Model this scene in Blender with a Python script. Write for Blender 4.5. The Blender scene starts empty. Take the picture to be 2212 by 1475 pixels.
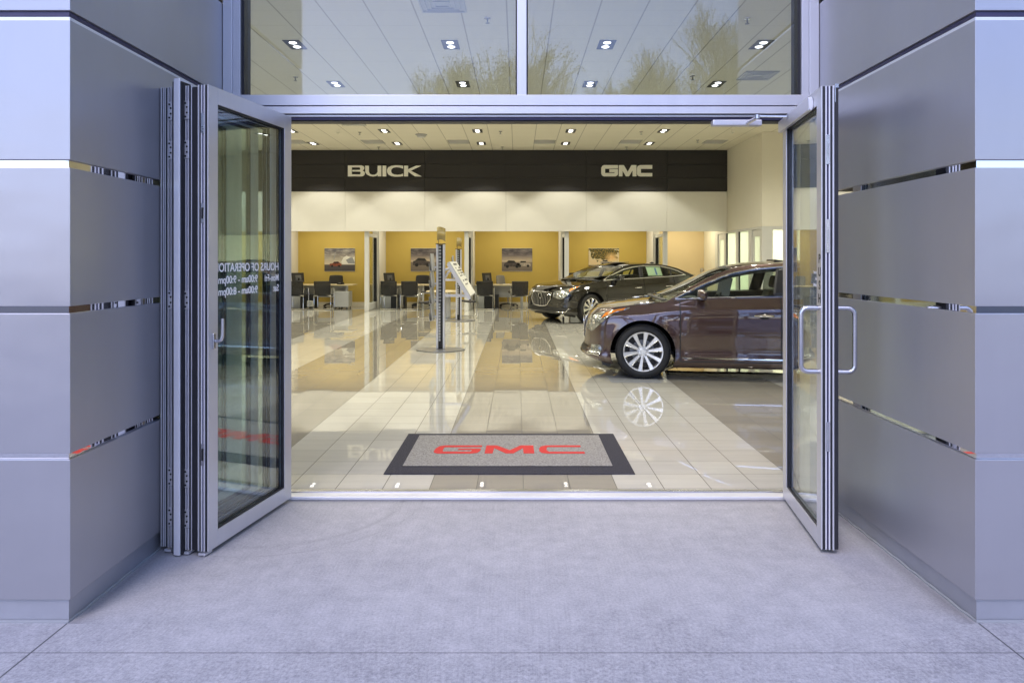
import bpy, bmesh, math, random
from mathutils import Vector, Matrix
PI = math.pi
R = math.radians
scene = bpy.context.scene
COL = scene.collection

# ------------------------------------------------------------------ helpers
class MB:
    """collects simple shapes and links them as one mesh object"""
    def __init__(s):
        s.v = []; s.f = []; s.mi = []; s.cur = 0
    def quad(s, *p):
        n = len(s.v); s.v += [tuple(q) for q in p]; s.f.append(tuple(range(n, n+len(p)))); s.mi.append(s.cur)
    def box(s, x0, x1, y0, y1, z0, z1, M=None):
        n = len(s.v)
        P = [(x0,y0,z0),(x1,y0,z0),(x1,y1,z0),(x0,y1,z0),(x0,y0,z1),(x1,y0,z1),(x1,y1,z1),(x0,y1,z1)]
        if M is not None: P = [tuple(M @ Vector(p)) for p in P]
        s.v += P
        for f in ((0,3,2,1),(4,5,6,7),(0,1,5,4),(1,2,6,5),(2,3,7,6),(3,0,4,7)):
            s.f.append(tuple(n+i for i in f)); s.mi.append(s.cur)
        return s
    def prism(s, poly, fn, a, b):
        """poly: 2d points, fn(u,v,w)->xyz, w from a to b"""
        n = len(s.v); k = len(poly)
        s.v += [tuple(fn(u,v,a)) for u,v in poly] + [tuple(fn(u,v,b)) for u,v in poly]
        s.f.append(tuple(range(n, n+k))); s.mi.append(s.cur)
        s.f.append(tuple(range(n+2*k-1, n+k-1, -1))); s.mi.append(s.cur)
        for i in range(k):
            j = (i+1) % k
            s.f.append((n+i, n+k+i, n+k+j, n+j)); s.mi.append(s.cur)
        return s
    def tube(s, path, r, seg=8, closed=False, cap=True):
        path = [Vector(p) for p in path]; m = len(path); n = len(s.v)
        up = None
        for i, p in enumerate(path):
            if closed: t = path[(i+1) % m] - path[i-1]
            else: t = path[min(i+1, m-1)] - path[max(i-1, 0)]
            if t.length < 1e-9: t = Vector((0,0,1))
            t.normalize()
            if up is None:
                up = Vector((0,0,1)) if abs(t.z) < 0.9 else Vector((1,0,0))
            a = up - t*up.dot(t)
            if a.length < 1e-6: a = t.orthogonal()
            a.normalize(); up = a
            b = t.cross(a)
            rr = r[i] if isinstance(r, (list, tuple)) else r
            for k in range(seg):
                q = 2*PI*k/seg
                s.v.append(tuple(p + a*math.cos(q)*rr + b*math.sin(q)*rr))
        L = m if closed else m-1
        for i in range(L):
            for k in range(seg):
                k2 = (k+1) % seg; i2 = (i+1) % m
                s.f.append((n+i*seg+k, n+i*seg+k2, n+i2*seg+k2, n+i2*seg+k)); s.mi.append(s.cur)
        if cap and not closed:
            s.f.append(tuple(n+k for k in range(seg))[::-1]); s.mi.append(s.cur)
            s.f.append(tuple(n+(m-1)*seg+k for k in range(seg))); s.mi.append(s.cur)
        return s
    def lathe(s, prof, seg=32, M=None, closed=False):
        """prof: (r, h) pairs round the local z axis"""
        n = len(s.v); k = len(prof)
        for i in range(seg):
            a = 2*PI*i/seg
            for r, h in prof:
                p = Vector((r*math.cos(a), r*math.sin(a), h))
                if M is not None: p = M @ p
                s.v.append(tuple(p))
        for i in range(seg):
            j = (i+1) % seg
            for q in range(k if closed else k-1):
                q2 = (q+1) % k
                s.f.append((n+i*k+q, n+j*k+q, n+j*k+q2, n+i*k+q2)); s.mi.append(s.cur)
        return s
    def grid(s, rows, flip=False):
        n = len(s.v); m = len(rows[0])
        for r in rows: s.v += [tuple(p) for p in r]
        for i in range(len(rows)-1):
            for j in range(m-1):
                q = (n+i*m+j, n+i*m+j+1, n+(i+1)*m+j+1, n+(i+1)*m+j)
                s.f.append(q[::-1] if flip else q); s.mi.append(s.cur)
        return s
    def build(s, name, mat, parent=None, smooth=False, bevel=0, angle=35, segs=2, merge=0, solid=0, fixn=False):
        me = bpy.data.meshes.new(name)
        me.from_pydata(s.v, [], s.f)
        mats = mat if isinstance(mat, (list, tuple)) else [mat]
        for m in mats: me.materials.append(m)
        if len(mats) > 1:
            for p, i in zip(me.polygons, s.mi): p.material_index = i
        if merge or fixn:
            bm = bmesh.new(); bm.from_mesh(me)
            if merge: bmesh.ops.remove_doubles(bm, verts=bm.verts, dist=merge)
            if fixn: bmesh.ops.recalc_face_normals(bm, faces=bm.faces)
            bm.to_mesh(me); bm.free()
        if smooth:
            for p in me.polygons: p.use_smooth = True
            try: me.set_sharp_from_angle(angle=R(angle))
            except Exception: pass
        me.update()
        o = bpy.data.objects.new(name, me); COL.objects.link(o)
        if parent is not None: o.parent = parent
        if solid:
            md = o.modifiers.new('thickness', 'SOLIDIFY'); md.thickness = solid; md.offset = -1
        if bevel:
            md = o.modifiers.new('bevel', 'BEVEL'); md.width = bevel; md.segments = segs
            md.limit_method = 'ANGLE'; md.angle_limit = R(40); md.harden_normals = False
        return o

def B(name, mat, parent, *boxes, **kw):
    m = MB()
    for b in boxes: m.box(*b)
    return m.build(name, mat, parent, **kw)

def tag(o, label=None, cat=None, group=None, kind=None):
    if label: o['label'] = label
    if cat: o['category'] = cat
    if group: o['group'] = group
    if kind: o['kind'] = kind
    return o

def empty(name, loc=(0,0,0), rz=0, label=None, cat=None, group=None):
    o = bpy.data.objects.new(name, None); COL.objects.link(o)
    o.location = loc; o.rotation_euler = (0,0,rz); o.empty_display_size = 0.1
    return tag(o, label, cat, group)

def copy_tree(o, parent=None):
    c = o.copy(); COL.objects.link(c)
    if parent is not None:
        c.parent = parent; c.matrix_parent_inverse = o.matrix_parent_inverse.copy()
    for ch in KIDS(o): copy_tree(ch, c)
    return c
def KIDS(o): return [c for c in bpy.data.objects if c.parent == o]

def text_mesh(body, name, mat, parent, cap, M, sx=1.0, depth=0.001, align='LEFT', bold=0.0, space=1.0, line=1.0):
    cu = bpy.data.curves.new(name, 'FONT'); cu.body = body
    cu.size = cap/0.72; cu.extrude = depth; cu.align_x = align; cu.offset = bold; cu.space_character = space
    cu.space_line = line
    t = bpy.data.objects.new('tmp_text', cu); COL.objects.link(t)
    dg = bpy.context.evaluated_depsgraph_get(); dg.update()
    me = bpy.data.meshes.new_from_object(t.evaluated_get(dg)); me.name = name
    bpy.data.objects.remove(t)
    me.transform(M @ Matrix.Diagonal((sx,1,1,1)))
    me.materials.clear(); me.materials.append(mat)
    o = bpy.data.objects.new(name, me); COL.objects.link(o)
    if parent is not None: o.parent = parent
    return o

# ------------------------------------------------------------------ materials
def new_mat(name):
    m = bpy.data.materials.new(name); m.use_nodes = True
    nt = m.node_tree; bs = nt.nodes['Principled BSDF']
    return m, nt, bs
def setp(bs, **kw):
    for k, v in kw.items():
        k = k.replace('_', ' ')
        for nm in (k, k.title()):
            if nm in bs.inputs: bs.inputs[nm].default_value = v; break
def N(nt, typ, **kw):
    n = nt.nodes.new(typ)
    for k, v in kw.items():
        if k in n.inputs: n.inputs[k].default_value = v
        else: setattr(n, k, v)
    return n
def rgba(c): return (c[0], c[1], c[2], 1)
def coords(nt, scale=(1,1,1), kind='Object'):
    tc = N(nt, 'ShaderNodeTexCoord'); mp = N(nt, 'ShaderNodeMapping'); mp.inputs['Scale'].default_value = scale
    nt.links.new(tc.outputs[kind], mp.inputs['Vector']); return mp.outputs['Vector']

def mat(name, col, rough=0.5, metal=0.0, var=0.06, vscale=6.0, bump=0.0, bscale=60.0, spec=0.5, coat=0.0,
        stretch=(1,1,1), rvar=0.0, emit=None, estr=0, aniso=0):
    m, nt, bs = new_mat(name)
    setp(bs, Roughness=rough, Metallic=metal)
    bs.inputs['Specular IOR Level'].default_value = spec
    bs.inputs['Coat Weight'].default_value = coat
    bs.inputs['Coat Roughness'].default_value = 0.03
    v = coords(nt, stretch)
    nz = N(nt, 'ShaderNodeTexNoise', Scale=vscale, Detail=6.0, Roughness=0.6)
    nt.links.new(v, nz.inputs['Vector'])
    cr = N(nt, 'ShaderNodeValToRGB')
    cr.color_ramp.elements[0].position = 0.3; cr.color_ramp.elements[1].position = 0.7
    cr.color_ramp.elements[0].color = rgba([max(0, c*(1-var)) for c in col])
    cr.color_ramp.elements[1].color = rgba([min(1, c*(1+var)) for c in col])
    nt.links.new(nz.outputs['Fac'], cr.inputs['Fac'])
    nt.links.new(cr.outputs['Color'], bs.inputs['Base Color'])
    if rvar:
        mr = N(nt, 'ShaderNodeMapRange'); mr.inputs['To Min'].default_value = max(0, rough-rvar); mr.inputs['To Max'].default_value = rough+rvar
        nt.links.new(nz.outputs['Fac'], mr.inputs['Value']); nt.links.new(mr.outputs['Result'], bs.inputs['Roughness'])
    if bump:
        n2 = N(nt, 'ShaderNodeTexNoise', Scale=bscale, Detail=4.0)
        nt.links.new(v, n2.inputs['Vector'])
        bp = N(nt, 'ShaderNodeBump', Strength=bump, Distance=0.01)
        nt.links.new(n2.outputs['Fac'], bp.inputs['Height']); nt.links.new(bp.outputs['Normal'], bs.inputs['Normal'])
    if emit:
        bs.inputs['Emission Color'].default_value = rgba(emit); bs.inputs['Emission Strength'].default_value = estr
    if aniso: bs.inputs['Anisotropic'].default_value = aniso
    return m

def glass(name, tint=(0.93,0.96,0.94), ior=1.5, rough=0.0, gcol=(1,1,1)):
    m = bpy.data.materials.new(name); m.use_nodes = True; nt = m.node_tree; nt.nodes.clear()
    out = N(nt, 'ShaderNodeOutputMaterial'); mx = N(nt, 'ShaderNodeMixShader')
    tr = N(nt, 'ShaderNodeBsdfTransparent'); gl = N(nt, 'ShaderNodeBsdfGlossy')
    tr.inputs['Color'].default_value = rgba(tint); gl.inputs['Roughness'].default_value = rough
    gl.inputs['Color'].default_value = rgba(gcol)
    # symmetric fresnel so a thin pane behaves the same from both sides
    lw = N(nt, 'ShaderNodeNewGeometry'); dt = N(nt, 'ShaderNodeVectorMath', operation='DOT_PRODUCT')
    nt.links.new(lw.outputs['Incoming'], dt.inputs[0]); nt.links.new(lw.outputs['Normal'], dt.inputs[1])
    ab = N(nt, 'ShaderNodeMath', operation='ABSOLUTE'); nt.links.new(dt.outputs['Value'], ab.inputs[0])
    om = N(nt, 'ShaderNodeMath', operation='SUBTRACT'); om.inputs[0].default_value = 1; nt.links.new(ab.outputs[0], om.inputs[1])
    pw = N(nt, 'ShaderNodeMath', operation='POWER'); nt.links.new(om.outputs[0], pw.inputs[0]); pw.inputs[1].default_value = 5
    r0 = ((ior-1)/(ior+1))**2
    ml = N(nt, 'ShaderNodeMath', operation='MULTIPLY_ADD'); nt.links.new(pw.outputs[0], ml.inputs[0])
    ml.inputs[1].default_value = 1-r0; ml.inputs[2].default_value = r0
    nt.links.new(ml.outputs[0], mx.inputs['Fac'])
    nt.links.new(tr.outputs[0], mx.inputs[1]); nt.links.new(gl.outputs[0], mx.inputs[2])
    nt.links.new(mx.outputs[0], out.inputs['Surface'])
    return m

M = {}
M['panel'] = mat('brushed panel metal', (0.46,0.455,0.48), 0.38, 0.66, 0.03, 3.0, 0.04, 400, stretch=(1,1,0.35), rvar=0.03, aniso=0.65)
M['panel_base'] = mat('base metal', (0.47,0.48,0.52), 0.42, 0.7, 0.05, 5, 0.03, 200)
M['mirror'] = mat('polished trim', (0.80,0.80,0.82), 0.03, 1.0, 0.03, 2, 0.01, 3)
M['frame'] = mat('anodised frame', (0.66,0.66,0.70), 0.36, 0.55, 0.03, 8, 0.01, 300, stretch=(1,1,0.1), rvar=0.04)
M['frame_light'] = mat('light anodised edge', (0.80,0.80,0.84), 0.32, 0.35, 0.03, 8)
M['frame_dark'] = mat('shadow groove', (0.05,0.045,0.10), 0.45, 0.2, 0.1, 10)
M['gasket'] = mat('rubber gasket', (0.012,0.012,0.016), 0.5, 0, 0.2, 30)
M['steel'] = mat('satin steel', (0.58,0.58,0.61), 0.25, 1.0, 0.04, 20, rvar=0.04)
M['hinge'] = mat('cast hinge metal', (0.62,0.62,0.66), 0.4, 0.6, 0.08, 60)
M['chrome'] = mat('bright chrome', (0.86,0.86,0.86), 0.05, 1.0, 0.02, 20)
M['glass_up'] = glass('window glass', (0.80,0.85,0.91), 1.70)
M['glass_door'] = glass('door glass', (0.935,0.97,0.975), 1.60)
M['glass_in'] = glass('partition glass', (0.90,0.94,0.90), 1.5)
M['glass_car'] = glass('car glass', (0.80,0.88,0.82), 1.5)
M['glass_dark'] = glass('privacy car glass', (0.28,0.30,0.28), 1.55)
M['white_wall'] = mat('white paint', (0.80,0.775,0.70), 0.6, 0, 0.015, 2, 0.02, 120)
M['cream_wall'] = mat('cream paint', (0.80,0.765,0.65), 0.6, 0, 0.015, 2, 0.02, 120)
M['yellow_wall'] = mat('ochre paint', (0.62,0.45,0.10), 0.6, 0, 0.02, 2, 0.02, 120)
M['band'] = mat('dark fascia fabric', (0.024,0.022,0.023), 0.55, 0, 0.22, 90, 0.2, 300)
M['black'] = mat('matt black', (0.012,0.012,0.012), 0.5, 0, 0.2, 20)
M['softblack'] = mat('black plastic', (0.02,0.02,0.022), 0.35, 0, 0.2, 20)
M['rubber'] = mat('tyre rubber', (0.018,0.018,0.018), 0.6, 0, 0.25, 25, 0.2, 200)
M['letter'] = mat('sign letter face', (0.95,0.95,0.88), 0.4, 0.0, 0.03, 10)
M['wood'] = mat('maple top', (0.72,0.60,0.36), 0.4, 0, 0.08, 4, stretch=(6,1,1))
M['grey_lam'] = mat('grey laminate', (0.30,0.31,0.32), 0.5, 0, 0.04, 6)
M['lgrey_lam'] = mat('light grey laminate', (0.52,0.53,0.54), 0.45, 0, 0.04, 6)
M['post'] = mat('partition post paint', (0.66,0.66,0.63), 0.45, 0.1, 0.02, 6)
M['grey_fabric'] = mat('grey fabric', (0.26,0.25,0.23), 0.9, 0, 0.1, 60)
m = bpy.data.materials.new('frosted film'); m.use_nodes = True; nt = m.node_tree; bs = nt.nodes['Principled BSDF']
bs.inputs['Base Color'].default_value = (0.80,0.84,0.74,1); bs.inputs['Roughness'].default_value = 0.3
tl = N(nt, 'ShaderNodeBsdfTranslucent'); tl.inputs['Color'].default_value = (0.90,0.95,0.86,1); mx = N(nt, 'ShaderNodeMixShader'); mx.inputs['Fac'].default_value = 0.62
nt.links.new(bs.outputs[0], mx.inputs[1]); nt.links.new(tl.outputs[0], mx.inputs[2]); nt.links.new(mx.outputs[0], nt.nodes['Material Output'].inputs['Surface']); M['frost'] = m
M['red'] = mat('red lettering', (0.62,0.035,0.03), 0.85, 0, 0.12, 160)
M['white_vinyl'] = mat('white vinyl lettering', (0.95,0.95,0.95), 0.5, 0, 0.02, 10)
M['paper'] = mat('white card', (0.80,0.79,0.72), 0.5, 0, 0.03, 20)
M['paper_green'] = mat('window form paper', (0.62,0.74,0.52), 0.5, 0, 0.08, 30)
M['ink_blue'] = mat('blue print', (0.10,0.20,0.50), 0.5, 0, 0.1, 30)
M['orange'] = mat('amber reflector', (0.85,0.25,0.02), 0.15, 0, 0.15, 60, coat=1)
M['taillight'] = mat('tail lamp red', (0.35,0.01,0.01), 0.12, 0, 0.15, 60, coat=1)
M['lamp'] = mat('lit lamp face', (1,1,1), 0.4, emit=(1,0.95,0.86), estr=2.6)
M['baffle'] = mat('downlight baffle', (0.03,0.03,0.035), 0.35, 0.3, 0.1, 20)
M['leather'] = mat('dark upholstery', (0.03,0.028,0.028), 0.5, 0, 0.15, 20)
M['tan_paint'] = mat('tan corridor paint', (0.70,0.56,0.33), 0.6, 0, 0.02, 2)
M['bark'] = mat('tree bark', (0.11,0.095,0.05), 0.9, 0, 0.3, 10)
M['leaf'] = mat('spring leaf', (0.14,0.145,0.04), 0.8, 0, 0.3, 3)
M['asphalt'] = mat('asphalt', (0.05,0.05,0.052), 0.85, 0, 0.15, 3, 0.2, 80)
# clad panels: faint oil-canning and wiping marks
m_ = M['panel']; nt = m_.node_tree; bs = nt.nodes['Principled BSDF']; v = coords(nt, (0.9,0.9,1.6))
wv = N(nt, 'ShaderNodeTexNoise', Scale=1.6, Detail=2.0); nt.links.new(v, wv.inputs['Vector'])
b0 = [n for n in nt.nodes if n.bl_idname == 'ShaderNodeBump'][0]; b1 = N(nt, 'ShaderNodeBump', Strength=0.35, Distance=0.02)
nt.links.new(wv.outputs['Fac'], b1.inputs['Height']); nt.links.new(b0.outputs['Normal'], b1.inputs['Normal']); nt.links.new(b1.outputs['Normal'], bs.inputs['Normal'])
M['mesh_black'] = None

# slightly see-through mesh weave for chair backs
m, nt, bs = new_mat('mesh weave'); setp(bs, Roughness=0.7); bs.inputs['Base Color'].default_value = (0.018,0.017,0.016,1)
v = coords(nt, (1,1,1)); w1 = N(nt, 'ShaderNodeTexWave', Scale=16.0, Distortion=3.0); w1.inputs['Detail Scale'].default_value = 0.6
w1.wave_type = 'BANDS'; w1.bands_direction = 'DIAGONAL'; nt.links.new(v, w1.inputs['Vector'])
mr = N(nt, 'ShaderNodeMapRange'); mr.inputs['To Min'].default_value = 0.68; mr.inputs['To Max'].default_value = 0.95
nt.links.new(w1.outputs['Fac'], mr.inputs['Value']); nt.links.new(mr.outputs['Result'], bs.inputs['Alpha'])
M['mesh_black'] = m

def car_paint(name, col, flake=0.25):
    m, nt, bs = new_mat(name)
    v = coords(nt); nz = N(nt, 'ShaderNodeTexNoise', Scale=900.0, Detail=1.0); nt.links.new(v, nz.inputs['Vector'])
    cr = N(nt, 'ShaderNodeValToRGB'); cr.color_ramp.elements[0].position = 0.35; cr.color_ramp.elements[1].position = 0.75
    cr.color_ramp.elements[0].color = rgba([c*0.8 for c in col]); cr.color_ramp.elements[1].color = rgba([c*1.35 for c in col])
    nt.links.new(nz.outputs['Fac'], cr.inputs['Fac']); nt.links.new(cr.outputs['Color'], bs.inputs['Base Color'])
    setp(bs, Metallic=0.6*(flake > 0), Roughness=0.30); bs.inputs['Specular IOR Level'].default_value = 0.25 if flake else 0.0
    bs.inputs['Coat Weight'].default_value = 1.0; bs.inputs['Coat Roughness'].default_value = 0.02; bs.inputs['Coat IOR'].default_value = 1.95
    return m
M['paint_brown'] = car_paint('bronze brown car paint', (0.078,0.042,0.036))
M['paint_black'] = car_paint('black car paint', (0.003,0.0025,0.0025), 0)
# headlamp: facetted reflector under a clear coat
m, nt, bs = new_mat('headlamp lens'); v = coords(nt)
vo = N(nt, 'ShaderNodeTexVoronoi', Scale=14.0); nt.links.new(v, vo.inputs['Vector'])
cr = N(nt, 'ShaderNodeValToRGB'); cr.color_ramp.elements[0].color = (0.75,0.76,0.72,1); cr.color_ramp.elements[1].color = (0.25,0.27,0.27,1)
cr.color_ramp.elements[1].position = 0.75
nt.links.new(vo.outputs['Distance'], cr.inputs['Fac']); nt.links.new(cr.outputs['Color'], bs.inputs['Base Color'])
bp = N(nt, 'ShaderNodeBump', Strength=0.6, Distance=0.02); nt.links.new(vo.outputs['Distance'], bp.inputs['Height']); nt.links.new(bp.outputs['Normal'], bs.inputs['Normal'])
setp(bs, Metallic=0.75, Roughness=0.15); bs.inputs['Coat Weight'].default_value = 1
M['headlamp'] = m

# --- floor tiles
def math_n(nt, op, a, b=None, c=None):
    n = N(nt, 'ShaderNodeMath', operation=op)
    for i, x in enumerate((a, b, c)):
        if x is None: continue
        if isinstance(x, (int, float)): n.inputs[i].default_value = x
        else: nt.links.new(x, n.inputs[i])
    return n.outputs[0]
def grid_line(nt, co, pitch, off, w):
    t = math_n(nt, 'DIVIDE', math_n(nt, 'SUBTRACT', co, off), pitch)
    fr = math_n(nt, 'FRACT', t)
    d = math_n(nt, 'ABSOLUTE', math_n(nt, 'SUBTRACT', fr, 0.5))
    return math_n(nt, 'GREATER_THAN', d, 0.5 - w/pitch/2), math_n(nt, 'FLOOR', t)
def mixc(nt, fac, a, b):
    n = N(nt, 'ShaderNodeMix', data_type='RGBA')
    for s_, x in ((0, fac), (6, a), (7, b)):
        if isinstance(x, (int, float)): n.inputs[s_].default_value = x
        elif isinstance(x, tuple): n.inputs[s_].default_value = rgba(x)
        else: nt.links.new(x, n.inputs[s_])
    return n.outputs[2]
m, nt, bs = new_mat('polished porcelain tile')
tc = N(nt, 'ShaderNodeTexCoord'); sp = N(nt, 'ShaderNodeSeparateXYZ'); nt.links.new(tc.outputs['Object'], sp.inputs[0])
lx, ix = grid_line(nt, sp.outputs['X'], 0.306, -0.574, 0.0055)
ly, iy = grid_line(nt, sp.outputs['Y'], 0.306, 0.05, 0.0042)
st = math_n(nt, 'FLOOR', math_n(nt, 'DIVIDE', math_n(nt, 'ADD', ix, 0.5), 4.0))
stripe = math_n(nt, 'SUBTRACT', st, math_n(nt, 'MULTIPLY', 2.0, math_n(nt, 'FLOOR', math_n(nt, 'DIVIDE', st, 2.0))))
cb = N(nt, 'ShaderNodeCombineXYZ'); nt.links.new(ix, cb.inputs[0]); nt.links.new(iy, cb.inputs[1])
wn = N(nt, 'ShaderNodeTexWhiteNoise', noise_dimensions='3D'); nt.links.new(cb.outputs[0], wn.inputs['Vector'])
nz = N(nt, 'ShaderNodeTexNoise', Scale=5.0, Detail=8.0, Roughness=0.65)
mp = N(nt, 'ShaderNodeMapping'); mp.inputs['Scale'].default_value = (0.35,3.2,1); nt.links.new(tc.outputs['Object'], mp.inputs[0]); nt.links.new(mp.outputs[0], nz.inputs['Vector'])
base = mixc(nt, stripe, (0.40,0.37,0.305), (0.68,0.655,0.57))
tone = math_n(nt, 'ADD', math_n(nt, 'MULTIPLY', wn.outputs['Value'], 0.10), math_n(nt, 'MULTIPLY', nz.outputs['Fac'], 0.22))
hs = N(nt, 'ShaderNodeHueSaturation'); nt.links.new(base, hs.inputs['Color']); nt.links.new(math_n(nt, 'ADD', tone, 0.84), hs.inputs['Value'])
gr = math_n(nt, 'MAXIMUM', lx, ly)
nt.links.new(mixc(nt, gr, hs.outputs['Color'], (0.10,0.085,0.065)), bs.inputs['Base Color'])
nt.links.new(math_n(nt, 'ADD', math_n(nt, 'MULTIPLY', gr, 0.5), 0.018), bs.inputs['Roughness'])
bs.inputs['IOR'].default_value = 1.55
bs.inputs['Coat Weight'].default_value = 0.30; bs.inputs['Coat Roughness'].default_value = 0.01
# each tile lies a hair out of level, so reflections break at the joints
va = N(nt, 'ShaderNodeVectorMath', operation='SUBTRACT'); nt.links.new(wn.outputs['Color'], va.inputs[0]); va.inputs[1].default_value = (0.5,0.5,0.5)
vs = N(nt, 'ShaderNodeVectorMath', operation='MULTIPLY'); nt.links.new(va.outputs[0], vs.inputs[0]); vs.inputs[1].default_value = (0.003,0.004,0)
gm = N(nt, 'ShaderNodeNewGeometry'); vd = N(nt, 'ShaderNodeVectorMath', operation='ADD')
bp = N(nt, 'ShaderNodeBump', Strength=0.012, Distance=0.002)
nb = N(nt, 'ShaderNodeTexNoise', Scale=9.0, Detail=3.0); nt.links.new(mp.outputs[0], nb.inputs['Vector'])
nt.links.new(nb.outputs['Fac'], bp.inputs['Height'])
nt.links.new(bp.outputs['Normal'], vd.inputs[0]); nt.links.new(vs.outputs[0], vd.inputs[1])
vn = N(nt, 'ShaderNodeVectorMath', operation='NORMALIZE'); nt.links.new(vd.outputs[0], vn.inputs[0])
nt.links.new(vn.outputs[0], bs.inputs['Normal']); nt.links.new(vn.outputs[0], bs.inputs['Coat Normal'])
M['tile'] = m

# --- ceiling tiles
m, nt, bs = new_mat('ceiling tile')
tc = N(nt, 'ShaderNodeTexCoord'); sp = N(nt, 'ShaderNodeSeparateXYZ'); nt.links.new(tc.outputs['Object'], sp.inputs[0])
lx, _ = grid_line(nt, sp.outputs['X'], 0.5815, -0.136, 0.020)
ly, _ = grid_line(nt, sp.outputs['Y'], 0.5815, 8.98, 0.008)
ns = N(nt, 'ShaderNodeTexNoise', Scale=120.0, Detail=4.0); nt.links.new(tc.outputs['Object'], ns.inputs['Vector'])
bcol = mixc(nt, ns.outputs['Fac'], (0.70,0.67,0.56), (0.78,0.75,0.63))
c1 = mixc(nt, math_n(nt, 'MULTIPLY', lx, 0.5), bcol, (0.16,0.14,0.10))
c2 = mixc(nt, math_n(nt, 'MULTIPLY', ly, 0.35), c1, (0.2,0.18,0.14))
nt.links.new(c2, bs.inputs['Base Color']); setp(bs, Roughness=0.8)
M['ceiling'] = m

# --- broom-finished concrete
m, nt, bs = new_mat('broomed concrete')
tc = N(nt, 'ShaderNodeTexCoord'); sp = N(nt, 'ShaderNodeSeparateXYZ'); nt.links.new(tc.outputs['Object'], sp.inputs[0])
mp = N(nt, 'ShaderNodeMapping'); mp.inputs['Scale'].default_value = (150,2.2,1); nt.links.new(tc.outputs['Object'], mp.inputs[0])
n1 = N(nt, 'ShaderNodeTexNoise', Scale=1.0, Detail=5.0, Roughness=0.7); nt.links.new(mp.outputs[0], n1.inputs['Vector'])
n2 = N(nt, 'ShaderNodeTexNoise', Scale=1.3, Detail=7.0, Roughness=0.6); nt.links.new(tc.outputs['Object'], n2.inputs['Vector'])
n3 = N(nt, 'ShaderNodeTexNoise', Scale=85.0, Detail=6.0, Roughness=0.8); nt.links.new(tc.outputs['Object'], n3.inputs['Vector'])
n4 = N(nt, 'ShaderNodeTexNoise', Scale=9.0, Detail=6.0, Roughness=0.7); nt.links.new(tc.outputs['Object'], n4.inputs['Vector'])
a1 = math_n(nt, 'MULTIPLY', n1.outputs['Fac'], 0.26); a2 = math_n(nt, 'MULTIPLY', n2.outputs['Fac'], 0.24)
a3 = math_n(nt, 'MULTIPLY', n3.outputs['Fac'], 0.95); a4 = math_n(nt, 'MULTIPLY', n4.outputs['Fac'], 0.45)
tot = math_n(nt, 'ADD', math_n(nt, 'ADD', a1, a2), math_n(nt, 'ADD', a3, a4))
mr = N(nt, 'ShaderNodeMapRange'); mr.inputs['From Min'].default_value = 0.68; mr.inputs['From Max'].default_value = 1.24
# weathered, rougher surface out past the roof line
wz = N(nt, 'ShaderNodeMapRange'); wz.inputs['From Min'].default_value = 3.15; wz.inputs['From Max'].default_value = 2.55; nt.links.new(math_n(nt, 'ADD', sp.outputs['Y'], math_n(nt, 'MULTIPLY', math_n(nt, 'SUBTRACT', n2.outputs['Fac'], 0.5), 1.2)), wz.inputs['Value'])
n5 = N(nt, 'ShaderNodeTexNoise', Scale=42.0, Detail=7.0, Roughness=0.85); nt.links.new(tc.outputs['Object'], n5.inputs['Vector'])
wth = math_n(nt, 'MULTIPLY', wz.outputs['Result'], math_n(nt, 'MULTIPLY', math_n(nt, 'SUBTRACT', n5.outputs['Fac'], 0.56), 1.3))
nt.links.new(math_n(nt, 'ADD', tot, wth), mr.inputs['Value'])
cc = mixc(nt, mr.outputs['Result'], (0.27,0.265,0.275), (0.60,0.585,0.59))
def near_line(co, pos, w):
    d = math_n(nt, 'ABSOLUTE', math_n(nt, 'SUBTRACT', co, pos))
    return math_n(nt, 'LESS_THAN', d, w)
jy = math_n(nt, 'MULTIPLY', near_line(sp.outputs['Y'], 2.715, 0.0035), 0.6)
jx = math_n(nt, 'MULTIPLY', math_n(nt, 'MAXIMUM', near_line(sp.outputs['X'], -1.86, 0.004), near_line(sp.outputs['X'], 1.905, 0.004)), math_n(nt, 'LESS_THAN', sp.outputs['Y'], 2.95))
cc = mixc(nt, math_n(nt, 'MULTIPLY', math_n(nt, 'MAXIMUM', jx, jy), 0.85), cc, (0.06,0.06,0.065))
# grit and contact shade painted into the concrete along pier feet and sill
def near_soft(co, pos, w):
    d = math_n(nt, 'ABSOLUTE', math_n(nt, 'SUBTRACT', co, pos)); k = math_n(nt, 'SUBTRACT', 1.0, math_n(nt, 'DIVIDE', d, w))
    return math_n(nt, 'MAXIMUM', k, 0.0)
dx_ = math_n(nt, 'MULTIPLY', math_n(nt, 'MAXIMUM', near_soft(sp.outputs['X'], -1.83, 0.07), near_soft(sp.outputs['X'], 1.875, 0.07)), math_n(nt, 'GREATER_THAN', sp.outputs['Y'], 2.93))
grit_shade = math_n(nt, 'MULTIPLY', math_n(nt, 'MAXIMUM', dx_, near_soft(sp.outputs['Y'], 4.42, 0.05)), math_n(nt, 'MULTIPLY', n4.outputs['Fac'], 1.5))
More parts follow.
